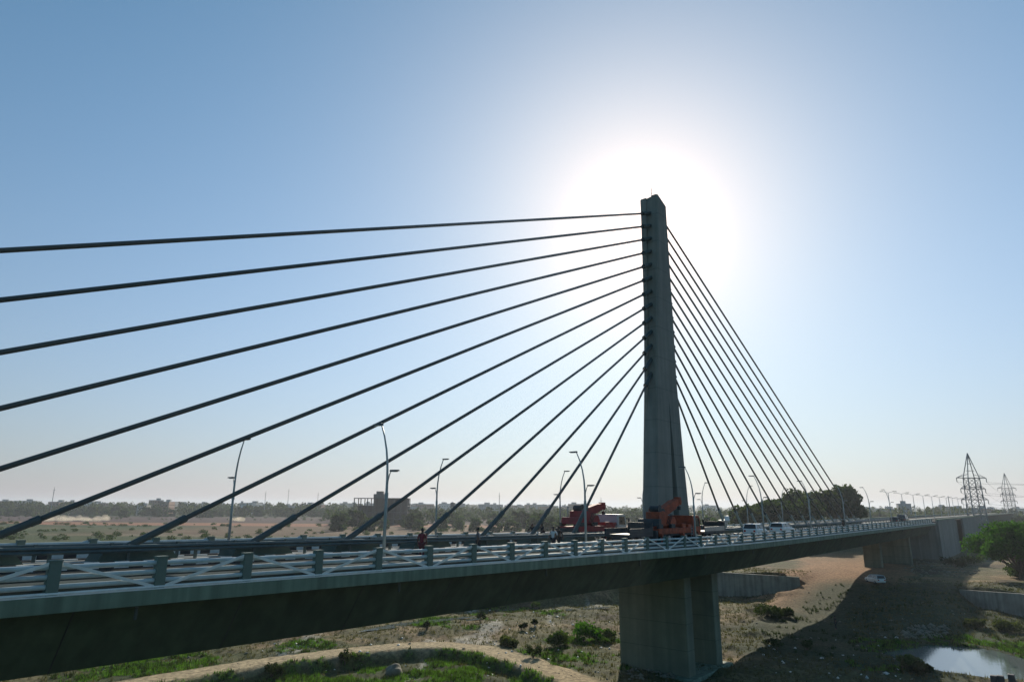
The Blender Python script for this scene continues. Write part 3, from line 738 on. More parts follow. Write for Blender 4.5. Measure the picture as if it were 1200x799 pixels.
# ------------------------------------------------------------------ trees
def leaf_cloud(n, centres, radii, size, seed, squash=0.8, shell=0.5):
    """n small leaf faces spread through the clumps, each turned its own way"""
    r = np.random.default_rng(seed); c = np.asarray(centres, float); rr = np.asarray(radii, float)
    pick = r.choice(len(c), n, p=rr ** 2 / (rr ** 2).sum())
    d = r.normal(size=(n, 3)); d /= np.linalg.norm(d, axis=1, keepdims=True)
    rad = rr[pick] * (shell + (1 - shell) * r.random(n) ** 0.6) * (0.8 + 0.35 * r.random(n))
    P = c[pick] + d * rad[:, None] * np.array([1, 1, squash])
    a = r.normal(size=(n, 3)); a /= np.linalg.norm(a, axis=1, keepdims=True); a = a * 0.8 + d * 0.6
    u = np.cross(a, r.normal(size=(n, 3))); u /= np.linalg.norm(u, axis=1, keepdims=True); v = np.cross(a, u); v /= np.linalg.norm(v, axis=1, keepdims=True)
    s = size * (0.55 + 0.9 * r.random(n))[:, None]
    q = np.stack([P - u * s, P - v * s * .6, P + u * s, P + v * s * .6], 1).reshape(-1, 3)
    return q, np.arange(4 * n).reshape(n, 4)
def clumps(rx, rz, k, seed, zc):
    r = np.random.default_rng(seed); C_, R_ = [], []
    for i in range(k):
        d = r.normal(size=3); d /= np.linalg.norm(d); d[2] = abs(d[2]) * 1.0 - 0.25
        f = 0.35 + 0.6 * r.random()
        C_.append((d[0] * rx * f, d[1] * rx * f, zc + d[2] * rz * f)); R_.append(rx * (0.15 + 0.22 * r.random()))
    return C_, R_
def tree_meshes(name, h, rx, seed, n, size, leaf, k=16, trunk_r=0.3, bare=0.3):
    zc = h * (bare + (1 - bare) * 0.5); rz = h * (1 - bare) * 0.5
    C_, R_ = clumps(rx, rz, k, seed, zc)
    if bare < .1:
        q_ = np.random.default_rng(seed + 1)
        for i in range(6):
            a_ = i * 1.05 + q_.uniform(0, .6); C_.append((math.cos(a_) * rx * .55, math.sin(a_) * rx * .55, h * q_.uniform(.12, .3))); R_.append(rx * .36)
    v, f = leaf_cloud(n, C_, R_, size, seed)
    v[:, 2] = np.where(v[:, 2] < h * bare * .5, h * bare * .5 + np.random.default_rng(seed).random(len(v)) * .6, v[:, 2])
    crown = raw_mesh(name + '_crown', v, f, leaf)
    r = random.Random(seed); m = MB()
    m.tube([(0, 0, -.4), (r.uniform(-.1, .1), r.uniform(-.1, .1), h * bare * .6), (r.uniform(-.25, .25), r.uniform(-.25, .25), h * .62)], [trunk_r * 1.25, trunk_r, trunk_r * .45], 8)
    for i in range(0, len(C_), 2):
        c = Vector(C_[i]); s = Vector((0, 0, h * bare * (0.75 + .5 * r.random())))
        mid = s.lerp(c, .5) + Vector((0, 0, -.06 * h))
        m.tube([s, mid, c], [trunk_r * .45, trunk_r * .28, trunk_r * .1], 5)
    return crown, m.mesh(name + '_trunk', MT['bark'])
def plant_tree(name, meshes, x, y, z, label, group=None, rz=0, sc=1.0, cat='tree'):
    r = empty(name, (x, y, z), rz, label, cat, group); r.scale = (sc, sc, sc)
    link('trunk', meshes[1], r); link('crown', meshes[0], r); return r

x, y = far_at(963, 234); plant_tree('spreading_tree', tree_meshes('big_dark', 21.8, 15.6, 3, 11000, .7, LEAF['dark'], 30, .6, .14), x, y, 3, 'biggest dark spreading tree behind the right hand stay cables')
x, y = far_at(913, 218); plant_tree('spreading_tree', tree_meshes('big_mid', 16.8, 13.6, 5, 9000, .65, LEAF['mid'], 24, .5, .12), x, y, 3, 'lower mid green tree left of the big dark tree behind the cables')
x, y = far_at(1003, 242); plant_tree('spreading_tree', tree_meshes('big_right', 17.2, 8.2, 8, 5200, .65, LEAF['dark'], 18, .45, .12), x, y, 3, 'dark tree leaning out on the right of the big tree behind the cables')
x, y = far_at(886, 204); plant_tree('spreading_tree', tree_meshes('big_left', 12.7, 6.5, 9, 3400, .6, LEAF['olive'], 14, .4, .12), x, y, 3, 'small olive tree at the left end of the tree clump behind the cables')
x, y = 87.5, -26.2; plant_tree('leafy_tree', tree_meshes('right_bank', 10.2, 7.2, 12, 19000, .26, LEAF['bright'], 55, .35, .13), x, y, gz(x, y), 'bright green bushy tree on the bank at the right end of the scene')
x, y = far_at(1214, 128); plant_tree('leafy_tree', tree_meshes('right_bank_two', 8.6, 5.0, 14, 6000, .3, LEAF['mid'], 20, .3, .05), x, y, gz(x, y), 'darker green tree behind the bright bank tree at the right end of the scene')

kinds = [tree_meshes('plain_a', 10, 4.6, 21, 1300, .7, LEAF['dark'], 14, .25, .0), tree_meshes('plain_b', 8, 4.0, 22, 1100, .65, LEAF['mid'], 12, .22, .0),
         tree_meshes('plain_c', 12, 4.2, 23, 1300, .7, LEAF['olive'], 14, .25, .0), tree_meshes('plain_d', 6, 3.6, 24, 900, .5, LEAF['mid'], 10, .2, .0)]
knames = ['dark round', 'mid green round', 'tall olive', 'low bushy']
r = random.Random(5)
spots = []
for px0, px1, d0, d1, n in ((395, 660, 330, 470, 46), (655, 760, 250, 330, 12), (815, 880, 260, 380, 10), (0, 390, 640, 760, 46), (1020, 1130, 300, 460, 18), (1150, 1215, 300, 420, 10), (590, 660, 300, 360, 6)):
    for i in range(n): spots.append((r.uniform(px0, px1), r.uniform(d0, d1)))
ORD = ['', 'second', 'third', 'fourth', 'fifth', 'sixth', 'seventh', 'eighth', 'ninth', 'tenth', 'eleventh', 'twelfth', 'thirteenth', 'fourteenth', 'fifteenth', 'sixteenth', 'seventeenth', 'eighteenth', 'nineteenth', 'twentieth']
def zone_of(px):
    for lim, ph in ((130, 'near the left edge'), (266, 'left of the first far lamp'), (360, 'right of the first far lamp'), (455, 'left of the tallest lamp'), (530, 'right of the tallest lamp'), (600, 'below the water tower'), (655, 'left of the red crane'), (752, 'left of the pylon foot'),
                    (872, 'right of the pylon foot'), (1020, 'behind the last cables'), (1075, 'right of the big dark tree'), (1125, 'left of the lattice tower'), (1162, 'at the lattice tower')):
        if px < lim: return ph
    return 'near the right edge'
def ordinal_labels(things, noun):
    g_ = {}
    for o, px, kind in things: g_.setdefault((kind, zone_of(px)), []).append((px, o))
    for (kind, zn), L in g_.items():
        L.sort(key=lambda q: q[0])
        for i, (px, o) in enumerate(L):
            if len(L) == 1: o['label'] = f'only {kind} {noun} {zn}'
            else: o['label'] = f'{ORD[i] + " " if i else ""}{kind} {noun} from the left among those {zn}' if i else f'leftmost {kind} {noun} {zn}'
belt = []
for i, (px, d) in enumerate(spots):
    x, y = far_at(px, d); k = r.choice([0, 0, 1, 1, 2, 3]) if d > 500 else r.choice([0, 1, 3, 3, 1])
    zone = 'beyond the fields left of the pylon' if px < 780 else 'beyond the bridge right of the pylon'
    o = plant_tree('plain_tree', kinds[k], x, y, gz(x, y) - .2, None, f'{knames[k]} trees {zone}', r.uniform(0, 6.3), r.uniform(.8, 1.25)); belt.append((o, px, knames[k]))
ordinal_labels(belt, 'tree')
# the far wood that reads as one band
def wood(px0, px1, d0, d1, n, hmin, hmax, seed):
    q = np.random.default_rng(seed); C_, R_ = [], []
    for i in range(n):
        x, y = far_at(q.uniform(px0, px1), q.uniform(d0, d1)); h = q.uniform(hmin, hmax); z = gz(x, y)
        for j in range(3):
            C_.append((x + q.normal() * 3, y + q.normal() * 3, z + h * (.25 + .25 * j))); R_.append(h * (.42 - .08 * j))
    return C_, R_
C_, R_ = [], []
for a in ((-60, 430, 700, 1000, 420, 9, 16, 1), (380, 800, 470, 900, 420, 7, 12, 2), (780, 1010, 420, 800, 130, 7, 12, 3), (1000, 1260, 420, 800, 170, 8, 14, 4), (-60, 1260, 1000, 1900, 420, 9, 17, 5)):
    c_, q_ = wood(*a); C_ += c_; R_ += q_
v, f = leaf_cloud(90000, C_, R_, 1.5, 77)
fs_c, fs_r = [], []
qq = np.random.default_rng(15)
for i in range(420):
    px_, d_ = qq.uniform(-40, 640), qq.choice([235, 262, 300, 345, 400, 430, 560, 640]) + qq.normal() * 6
    x, y = far_at(px_, d_); h_ = qq.uniform(.4, 1.5); fs_c.append((x, y, gz(x, y) + h_ * .4)); fs_r.append(h_ * 1.3)
v2, f2 = leaf_cloud(36000, fs_c, fs_r, .26, 78, .6, .2)
tag(link('field_scrub', raw_mesh('field_scrub', v2, f2, LEAF['mid'])), kind='stuff')
tag(link('far_woodland', raw_mesh('far_woodland', v, f, LEAF['dark'])), kind='stuff')

# ------------------------------------------------------------------ far town
def town_house(name, px, d, wx, wy, h, m_, rz, label, group=None, floors=None):
    x, y = far_at(px, d); r_ = empty(name, (x, y, gz(x, y) - .3), rz, label, 'building', group)
    m = MB(); m.box(-wx / 2, wx / 2, -wy / 2, wy / 2, 0, h); m.build('wall', m_, r_)
    m = MB(); 
    m.box(-wx / 2 - .15, wx / 2 + .15, -wy / 2 - .15, wy / 2 + .15, h + .003, h + .5); m.box(wx * .1, wx * .35, -wy * .2, wy * .2, h + .501, h + 2.6); m.build('roof', MT['town_b'], r_)
    fl = floors or max(1, int(h / 3.2)); wm_ = MB()
    for k in range(fl):
        for s in (-1, 1):
            n = max(2, int(wx / 3.2))
            for i in range(n):
                cx = -wx / 2 + wx * (i + .5) / n; wm_.box(cx - .6, cx + .6, s * wy / 2 - .05, s * wy / 2 + .04, k * 3.2 + 1.1, k * 3.2 + 2.5)
            n = max(2, int(wy / 3.2))
            for i in range(n):
                cy = -wy / 2 + wy * (i + .5) / n; wm_.box(s * wx / 2 - .05, s * wx / 2 + .04, cy - .6, cy + .6, k * 3.2 + 1.1, k * 3.2 + 2.5)
    tag(wm_.build('window', MT['window'], r_), kind='stuff')
    return r_
r = random.Random(11); blocks = []
cols = [('cream', 'town_a'), ('grey', 'town_b'), ('white', 'town_c'), ('brick red', 'town_d')]
for i in range(88):
    px = r.uniform(-30, 1230)
    if 740 < px < 815: continue
    d = r.uniform(760, 1200) if px < 900 else r.uniform(560, 1100)
    cn, cm = r.choice(cols + cols[:3]); h = r.choice([7, 8, 9, 10, 11]) * (1.0 if d > 700 else .8)
    side = 'left of the pylon' if px < 770 else 'right of the pylon'
    blocks.append((town_house('town_block', px, d, r.uniform(10, 24), r.uniform(9, 16), h + 4, MT[cm], r.uniform(0, 3.1), None, f'{cn} town blocks on the horizon {side}'), px, cn))
ordinal_labels(blocks, 'town block')
town_house('town_block', 1063, 540, 10, 9, 15.5, MT['town_b'], .3, 'grey block with stair tower right of the big dark tree')
town_house('town_block', 182, 800, 12, 10, 16.5, MT['town_d'], .2, 'reddish square block standing highest over the left tree belt')
# shed with a long white roof and a blue clad store behind the cables
x, y = far_at(862, 300); s_ = empty('shed', (x, y, 2.8), .25, 'long low shed with a white sheet roof behind the first right hand cables', 'building')
m = MB(); m.box(-9, 9, -5, 5, 0, 7.2); m.build('wall', MT['town_b'], s_)
m = MB(); m.prism([(-9.4, 7.25), (9.4, 7.25), (9.4, 7.5), (-9.4, 7.5)], -5.4, 5.4); m.prism([(-9.4, 7.5), (9.4, 7.5), (8.8, 9.3), (-8.8, 9.3)], -2.5, 2.5); m.build('roof', MT['roofw'], s_)
x, y = far_at(861, 235); s_ = empty('store', (x, y, 2.8), .2, 'blue clad store building below the white roofed shed', 'building')
m = MB(); m.box(-5, 5, -4, 4, 0, 6.2); m.build('wall', MT['bluew'], s_)
m = MB(); m.box(-5.3, 5.3, -4.3, 4.3, 6.203, 6.6); m.build('roof', MT['town_b'], s_)
m = MB(); m.box(-1.2, 1.2, -4.06, -3.9, 0, 3); m.build('door', MT['window'], s_)
# building shell under construction
x, y = far_at(448, 455); fr = empty('concrete_frame_building', (x, y, gz(x, y) - .5), -.86, 'unfinished grey concrete frame building with an open top storey left of the lamps', 'building')
W2, D2 = 17.5, 7.0; FZ = [0, 4.2, 8.4, 12.6, 17.6]
for k, z in enumerate(FZ[1:]):
    m = MB(); m.box(-W2 - .4, W2 + .4, -D2 - .4, D2 + .4, z - .45, z); m.build('floor_slab', MT['raw'], fr)
cme = MB().box(-.28, .28, -.28, .28, 0, 3.74).mesh('column', MT['raw']); cme2 = MB().box(-.28, .28, -.28, .28, 0, 4.54).mesh('column', MT['raw'])
for k in range(4):
    for i in range(9):
        for yy in (-D2, D2):
            o = link('column', cme2 if k == 3 else cme, fr); o.location = (-W2 + i * W2 / 4, yy, FZ[k] + (.003 if k else 0))
m = MB()
for k in range(3): m.box(-W2 + .3, W2 - .3, D2 - 1.6, D2 - 1.3, FZ[k] + .01, FZ[k + 1] - .46)
m.box(-W2 + 10.5, W2 - .3, D2 - 1.6, D2 - 1.3, FZ[3] + .01, FZ[4] - .46); m.build('infill_wall', MT['raw'], fr)
m = MB(); m.box(-5.6, 1.6, -3.4, 3.4, FZ[4] + .01, FZ[4] + 2.6); m.box(-4.0, .4, -2.6, 2.6, FZ[4] + 2.61, FZ[4] + 4.4); m.build('stair_tower', MT['raw'], fr)
# water tower
x, y = far_at(531, 520); wt = empty('water_tower', (x, y, gz(x, y)), 0, 'small water tower with a dark tank over the tree belt', 'water tower')
m = MB()
for a, b_ in ((-1, -1), (1, -1), (1, 1), (-1, 1)): m.bar((a * 1.9, b_ * 1.9, 0), (a * 1.3, b_ * 1.3, 11), .4)
for z in (3.5, 7): m.bar((-1.7, -1.7, z), (1.7, -1.7, z), .25); m.bar((-1.7, 1.7, z), (1.7, 1.7, z), .25); m.bar((-1.7, -1.7, z), (-1.7, 1.7, z), .25); m.bar((1.7, -1.7, z), (1.7, 1.7, z), .25)
m.build('stand', MT['town_c'], wt)
m = MB(); m.box(-1.7, 1.7, -1.7, 1.7, 11.0, 11.3); m.cyl((0, 0, 12.9), 1.75, 3.2); m.tube([(0, 0, 14.5), (0, 0, 15.1)], [1.8, .3], 12); m.build('tank', MT['head'], wt)
# thin masts on the horizon
for i, (px, d, h) in enumerate(((59, 620, 27), (310, 760, 27), (337, 800, 31), (372, 760, 26), (586, 560, 23), (706, 600, 20), (1118, 420, 20))):
    x, y = far_at(px, d); z = gz(x, y)
    names = ['left of the first cable sheath', 'just right of the first far lamp', 'tallest between the left lamps', 'left of the frame building', 'right of the water tower', 'beside the red crane', 'left of the lattice tower']
    o = empty('radio_mast', (x, y, z), 0, f'thin radio mast on the horizon {names[i]}', 'mast', 'thin masts on the horizon')
    m = MB(); m.tube([(0, 0, 0), (0, 0, h)], [.42, .16], 6); m.build('mast', MT['lattice'], o)
    m = MB(); m.box(-.8, .8, -.12, .12, h - 3, h - 2.6); m.box(-.5, .5, -.12, .12, h - 5, h - 4.6); m.build('aerial', MT['lattice'], o)

# ------------------------------------------------------------------ lattice towers and power lines
def tower(px, d, H_, label, sc=1.0, rz=0.0):
    x, y = far_at(px, d); z = gz(x, y) - .3; r_ = empty('lattice_tower', (x, y, z), rz, label, 'pylon', 'lattice power towers on the right')
    m = MB(); wb, ww = 3.7 * sc, 2.9 * sc; zw = H_ * .72; B = .34
    cs = [(-1, -1), (1, -1), (1, 1), (-1, 1)]
    for a, b_ in cs:
        m.bar((a * wb, b_ * wb * .5, 0), (a * ww, b_ * ww * .5, zw), B); m.bar((a * ww, b_ * ww * .5, zw), (0, 0, H_), B * .85)
    L = 7
    for k in range(L):
        z0, z1 = zw * k / L, zw * (k + 1) / L; w0, w1 = wb + (ww - wb) * k / L, wb + (ww - wb) * (k + 1) / L
        for i in range(4):
            (a0, b0), (a1, b1) = cs[i], cs[(i + 1) % 4]
            m.bar((a0 * w0, b0 * w0 * .5, z0), (a1 * w1, b1 * w1 * .5, z1), .13); m.bar((a1 * w0, b1 * w0 * .5, z0), (a0 * w1, b0 * w1 * .5, z1), .13); m.bar((a0 * w1, b0 * w1 * .5, z1), (a1 * w1, b1 * w1 * .5, z1), .15)
    for k in (.8, .88, .94):
        q = (1 - k) / .28
        m.bar((-ww * q, 0, H_ * k), (ww * q, 0, H_ * k), .14)
    m.build('lattice_body', MT['lattice'], r_)
    tips = []
    for zf, ln in ((.72, 7.6), (.60, 6.3), (.48, 6.8)):
        m = MB(); zz = H_ * zf; ln *= sc
        for s in (-1, 1):
            for b_ in (-1, 1): m.bar((0, b_ * ww * .5, zz), (s * ln, 0, zz), .18); m.bar((s * ww, b_ * ww * .5, zz + 1.3), (s * ln, 0, zz), .12)
            tips.append((s * ln, zz))
            m.tube([(s * ln, 0, zz), (s * ln, 0, zz - 1.5)], .13, 6)
        m.build('cross_arm', MT['lattice'], r_)
    return r_, [Vector((x + tx * math.cos(rz), y + tx * math.sin(rz), z + tz - 1.5)) for tx, tz in tips]
RZ = AZ - math.pi / 2 + .12
t1, e1 = tower(1152, 250, 32.8, 'nearer and taller lattice power tower on the right horizon', .8, RZ)
t2, e2 = tower(1189, 455, 36, 'farther and hazier lattice power tower near the right end', .9, RZ)
t3, e3 = tower(1480, 165, 33.5, 'lattice power tower standing beyond the right end', 1.0, RZ)
def wires(ea, eb, sag, label):
    r_ = empty('power_line', (0, 0, 0), 0, label, 'power line', 'power lines on the right')
    for a, b_ in zip(ea, eb):
        m = MB(); m.tube([a.lerp(b_, i / 10) - Vector((0, 0, sag * 4 * (i / 10) * (1 - i / 10))) for i in range(11)], .035, 5); m.build('wire', MT['lattice'], r_)
wires(e1, e3, 2.2, 'thin power line wires running right from the nearer lattice tower'); wires(e1, e2, 4.0, 'thin power line wires between the two lattice towers')

# ------------------------------------------------------------------ dust over the fields
dm = bpy.data.materials.new('drifting_dust'); dm.use_nodes = True
t = dm.node_tree
for n in list(t.nodes): t.nodes.remove(n)
o = t.nodes.new('ShaderNodeOutputMaterial'); pv = t.nodes.new('ShaderNodeVolumePrincipled'); pv.inputs['Color'].default_value = (0.95, 0.83, 0.66, 1); pv.inputs['Density'].default_value = 0.12; pv.inputs['Anisotropy'].default_value = 0.3
t.links.new(pv.outputs[0], o.inputs['Volume'])
bm = bmesh.new(); r = random.Random(3)
dl = []
for px0, px1, d0, n in ((44, 88, 515, 17), (92, 128, 520, 13), (262, 290, 540, 6)):
    for i in range(n): dl.append((r.uniform(px0, px1), d0 + r.uniform(-25, 25), r.uniform(1.6, 4.6), r.uniform(.9, 2.6)))
for px, d, rx_, rz_ in dl:
    x, y = far_at(px, d); z = gz(x, y)
    g = bmesh.ops.create_icosphere(bm, subdivisions=2, radius=1.0)
    for v_ in g['verts']:
        k = 0.75 + .5 * vnoise(np.array([v_.co.x * 2 + px]), np.array([v_.co.y * 2 + v_.co.z * 1.7]), 5)[0]
        v_.co = Vector((x + v_.co.x * rx_ * k, y + v_.co.y * rx_ * k, z + .6 * rz_ + v_.co.z * rz_ * k))
me = bpy.data.meshes.new('dust_cloud'); bm.to_mesh(me); bm.free(); me.materials.append(dm)
tag(link('dust_cloud', me), kind='stuff')

# ------------------------------------------------------------------ vehicles
def wheel_pair(root, x, wy, rad, wid=.28, names=('wheel',)):
    for s in (-1, 1):
        m = MB(); m.cyl((x, s * wy, rad), rad, wid, 'y', 18); o = m.build('wheel', MT['tyre'], root)
        m = MB(); m.cyl((x, s * (wy + wid * .5 - .01), rad), rad * .55, .05, 'y', 14); m.build('rim', MT['steel'], o)
def car(label, x, y, z, rz, paint, L=4.4, Wd=1.74, Hh=1.48, van=False, group=None, name='car'):
    r_ = empty(name, (x, y, z), rz, label, 'car' if not van else 'van', group); h = L / 2; hw = Wd / 2
    belt = Hh * .64
    st = [(-h, .38, belt * .9, .84), (-h + .12, .24, belt, .95), (-h * .55, .2, belt + .03, 1.0), (0, .2, belt, 1.0), (h * .5, .2, belt - .05, 1.0), (h * .9, .24, belt * .8, .94), (h, .36, belt * .66, .82)]
    m = MB(); vs = []; k = 8
    for xx, zb, zt, f_ in st:
        w_ = hw * f_; vs += [(xx, -w_ * .9, zb), (xx, w_ * .9, zb), (xx, w_, zb + .18), (xx, w_, zt - .14), (xx, w_ * .9, zt), (xx, -w_ * .9, zt), (xx, -w_, zt - .14), (xx, -w_, zb + .18)]
    fs = [(i * k + j, i * k + (j + 1) % k, (i + 1) * k + (j + 1) % k, (i + 1) * k + j) for i in range(len(st) - 1) for j in range(k)] + [tuple(range(k)), tuple(range((len(st) - 1) * k, len(st) * k))]
    m.add(vs, fs); m.build('body', paint, r_, smooth=False, bevel=.03)
    a, b_, c, d = (-h + .1, -h + .35, h * .15, h * .52) if not van else (-h + .08, -h + .2, h * .35, h * .62)
    tw = hw * .78
    m = MB(); m.add([(a, -hw * .93, belt - .01), (d, -hw * .93, belt - .06), (d, hw * .93, belt - .06), (a, hw * .93, belt - .01), (b_, -tw, Hh - .06), (c, -tw, Hh - .06), (c, tw, Hh - .06), (b_, tw, Hh - .06)], [(0, 1, 5, 4), (1, 2, 6, 5), (2, 3, 7, 6), (3, 0, 4, 7)])
    g_ = m.build('glasshouse', MT['glass'], r_)
    m = MB(); m.add([(b_ - .03, -tw - .02, Hh - .065), (c + .06, -tw - .02, Hh - .065), (c + .06, tw + .02, Hh - .065), (b_ - .03, tw + .02, Hh - .065), (b_ + .1, -tw * .9, Hh), (c - .1, -tw * .9, Hh), (c - .1, tw * .9, Hh), (b_ + .1, tw * .9, Hh)], [(0, 1, 5, 4), (1, 2, 6, 5), (2, 3, 7, 6), (3, 0, 4, 7), (4, 5, 6, 7), (3, 2, 1, 0)]); m.build('roof', paint, r_)
    m = MB()
    for s in (-1, 1):
        for xa, xb in ((a, b_), ((a + d) / 2 - .05, (b_ + c) / 2 - .02), (d, c)):
            m.bar((xa, s * hw * .935, belt - .03), (xb, s * (tw + .005), Hh - .06), .08)
    m.build('window_pillars', paint, r_)
    for s in (-1, 1):
        m = MB(); m.box(h - .14, h - .01, s * hw * .62 - .17, s * hw * .62 + .17, belt * .7 - .1, belt * .7 + .03); m.build('headlight', MT['lamp_white'], r_)
        m = MB(); m.box(-h - .01, -h + .1, s * hw * .66 - .12, s * hw * .66 + .12, belt * .72 - .1, belt * .72 + .12); m.build('tail_light', MT['lamp_red'], r_)
    wheel_pair(r_, -h * .6, hw - .11, .32, .2); wheel_pair(r_, h * .62, hw - .11, .32, .2)
    return r_
x = bx(887, -4.2); car('white car with dark windows nearest the pylon on the near carriageway', x, -4.2, road_z(x), 0, MT['carwhite'], 4.2, 1.75, 1.55)
x = bx(918, -4.2); car('white saloon car driving behind the near railing right of the pylon', x, -4.2, road_z(x), 0, MT['carwhite'], 4.9, 1.85, 1.52)
x = bx(1051, -3.6); car('dark car far along the bridge near the abutment', x, -3.6, road_z(x), 0, MT['cardark'])
x = bx(1060, -4.4); car('dark van far along the bridge beside the last dark car', x, -4.4, road_z(x), 0, MT['cardark'], 4.9, 1.85, 1.95, True, name='van')
x, y, z = hit(1026, 683); car('white car parked in the bridge shade near the distant pier', x, y, z + .05, .7, MT['carwhite'])

def mobile_crane(label, x, y, z, rz, paint, boom, cabpaint, group, stow):
    """four axle truck crane: carrier, driver's cab, turning upper body with counterweight and cab, telescopic boom"""
    r_ = empty('mobile_crane', (x, y, z), rz, label, 'crane', group)
    m = MB(); m.box(-4.6, 4.7, -1.15, 1.15, .75, 1.25); m.box(-4.9, -4.6, -1.25, 1.25, .6, 1.3); m.build('carrier_frame', MT['chassis'], r_, .03)
    m = MB(); m.box(-4.4, 2.6, -1.24, -1.16, .95, 1.45); m.box(-4.4, 2.6, 1.16, 1.24, .95, 1.45); m.box(-4.4, 2.5, -1.15, 1.15, 1.252, 1.42); m.box(1.9, 2.75, -1.2, 1.2, 1.43, 1.75); m.build('deck_plate', paint, r_, .02)
    cb = MB(); cb.prism([(2.95, .65), (4.75, .65), (4.85, 1.35), (4.62, 2.45), (4.3, 2.55), (2.95, 2.55)], -1.2, 1.2); c = cb.build('driver_cab', cabpaint, r_, .05)
    m = MB(); m.add([(4.83, -1.02, 1.5), (4.83, 1.02, 1.5), (4.665, 1.02, 2.34), (4.665, -1.02, 2.34), (4.86, -1.02, 1.5), (4.86, 1.02, 1.5), (4.69, 1.02, 2.34), (4.69, -1.02, 2.34)], [(3, 2, 1, 0), (4, 5, 6, 7), (0, 1, 5, 4), (1, 2, 6, 5), (2, 3, 7, 6), (3, 0, 4, 7)]); m.build('windscreen', MT['glass'], c)
    for s in (-1, 1):
        m = MB(); m.prism([(3.3, 1.5), (4.55, 1.5), (4.4, 2.32), (3.3, 2.32)], s * 1.195 - .012, s * 1.195 + .02); m.build('side_window', MT['glass'], c)
        m = MB(); m.box(4.7, 4.87, s * .85 - .16, s * .85 + .16, .85, 1.08); m.build('headlight', MT['lamp_white'], c)
    for xx in (-3.6, -2.3, 1.2, 3.75): wheel_pair(r_, xx, 1.02, .52, .36)
    for xx in (-4.2, .2):
        for s in (-1, 1):
            m = MB(); m.box(xx - .14, xx + .14, min(s * .9, s * 1.5), max(s * .9, s * 1.5), .78, 1.0); m.box(xx - .09, xx + .09, s * 1.45 - .09, s * 1.45 + .09, .1, .777); m.box(xx - .25, xx + .25, s * 1.45 - .25, s * 1.45 + .25, .04, .097); m.build('outrigger', paint, r_)
    up_ = empty('upper_body', (-1.2, 0, 1.45)); up_.parent = r_
    m = MB(); m.cyl((0, 0, .06), .85, .22, 'z', 20); m.prism([(-2.3, .18), (1.1, .18), (1.3, .5), (1.0, 1.0), (-.4, 1.15), (-1.2, 1.55), (-2.2, 1.45)], -.85, .55); m.build('turntable', paint, up_, .04)
    m = MB(); m.prism([(-2.95, .2), (-2.31, .2), (-2.31, .85), (-2.75, .85)], -1.1, 1.1); m.build('counterweight', MT['chassis'] if stow else paint, up_, .04)
    for wx_ in (-1.75, -1.05):
        m = MB(); m.cyl((wx_, -.2, 1.72 - (wx_ + 1.75) * .45), .3, .9, 'y', 14); m.cyl((wx_, -.68, 1.72 - (wx_ + 1.75) * .45), .38, .05, 'y', 14); m.build('winch_drum', MT['chassis'], up_)
    m = MB(); m.tube([(-2.2, .75, .3), (-2.2, .75, 1.9)], .07, 8); m.build('exhaust', MT['steel'], up_)
    for hx_ in (-.9, -.6, -.3):
        m = MB(); m.tube([(hx_, -.9, .4), (hx_ + .3, -1.0, .9), (hx_ + .9, -.75, 1.25)], .035, 6); m.build('hydraulic_hose', MT['tyre'], up_)
    for bx_ in (-3.9, -1.4, .9):
        for s in (-1, 1):
            m = MB(); m.box(bx_ - .35, bx_ + .45, min(s * .95, s * 1.22), max(s * .95, s * 1.22), 1.46, 1.82); m.build('tool_box', MT['chassis'] if bx_ < 0 else paint, r_, .02)
    m = MB()
    for s in (-1, 1): m.bar((4.75, s * 1.2, 2.1), (4.95, s * 1.42, 2.15), .04); m.box(4.9, 5.0, min(s * 1.36, s * 1.5), max(s * 1.36, s * 1.5), 1.75, 2.2)
    m.build('wing_mirrors', MT['chassis'], c)
    m = MB()
    for k_ in range(4): m.bar((2.35, -1.27, .5 + k_ * .28), (2.75, -1.27, .5 + k_ * .28), .035)
    m.bar((2.35, -1.27, .35), (2.35, -1.27, 1.6), .035); m.bar((2.75, -1.27, .35), (2.75, -1.27, 1.6), .035); m.build('ladder', MT['steel'], r_)
    m = MB(); m.prism([(-.3, .2), (1.35, .2), (1.5, .9), (1.15, 1.75), (-.3, 1.75)], .56, 1.25); m.build('crane_cab', paint, up_, .04)
    m = MB(); m.prism([(-.1, .95), (1.28, .95), (1.05, 1.62), (-.1, 1.62)], 1.24, 1.27); m.build('cab_window', MT['glass'], up_)
    # boom sections from the pivot
    p = Vector((boom[0], -.15, boom[1])); a = boom[2]; d = Vector((math.cos(a), 0, math.sin(a))); n_ = Vector((-math.sin(a), 0, math.cos(a)))
    def section(t0, t1, hh, hw_):
        m = MB(); q = [p + d * t + n_ * o_ for t in (t0, t1) for o_ in (-hh, hh)]
        vs = [(v_.x, p.y + s * hw_, v_.z) for s in (-1, 1) for v_ in q]
        m.add(vs, [(0, 1, 3, 2), (6, 7, 5, 4), (0, 2, 6, 4), (1, 5, 7, 3), (0, 4, 5, 1), (2, 3, 7, 6)]); return m
    section(-.4, boom[3], .42, .34).build('boom_section', paint, up_, .03); section(boom[3] - .02, boom[3] + .7, .34, .28).build('boom_section', paint, up_, .03)
    section(boom[3] + .68, boom[3] + 1.1, .27, .23).build('boom_section', paint, up_, .02)
    e = p + d * (boom[3] + 1.15)
    m = MB(); m.box(e.x - .3, e.x + .3, p.y - .25, p.y + .25, e.z - .4, e.z + .35); m.cyl((e.x + .1, p.y, e.z - .1), .25, .56, 'y', 12); m.build('boom_head', paint, up_, .03)
    k0 = p + d * boom[3] * .55 - n_ * .4; m = MB(); m.tube([(.3 if boom[2] < 1.6 else -.9, p.y, .55), k0], .13, 10); m.build('lift_ram', MT['steel'], up_)
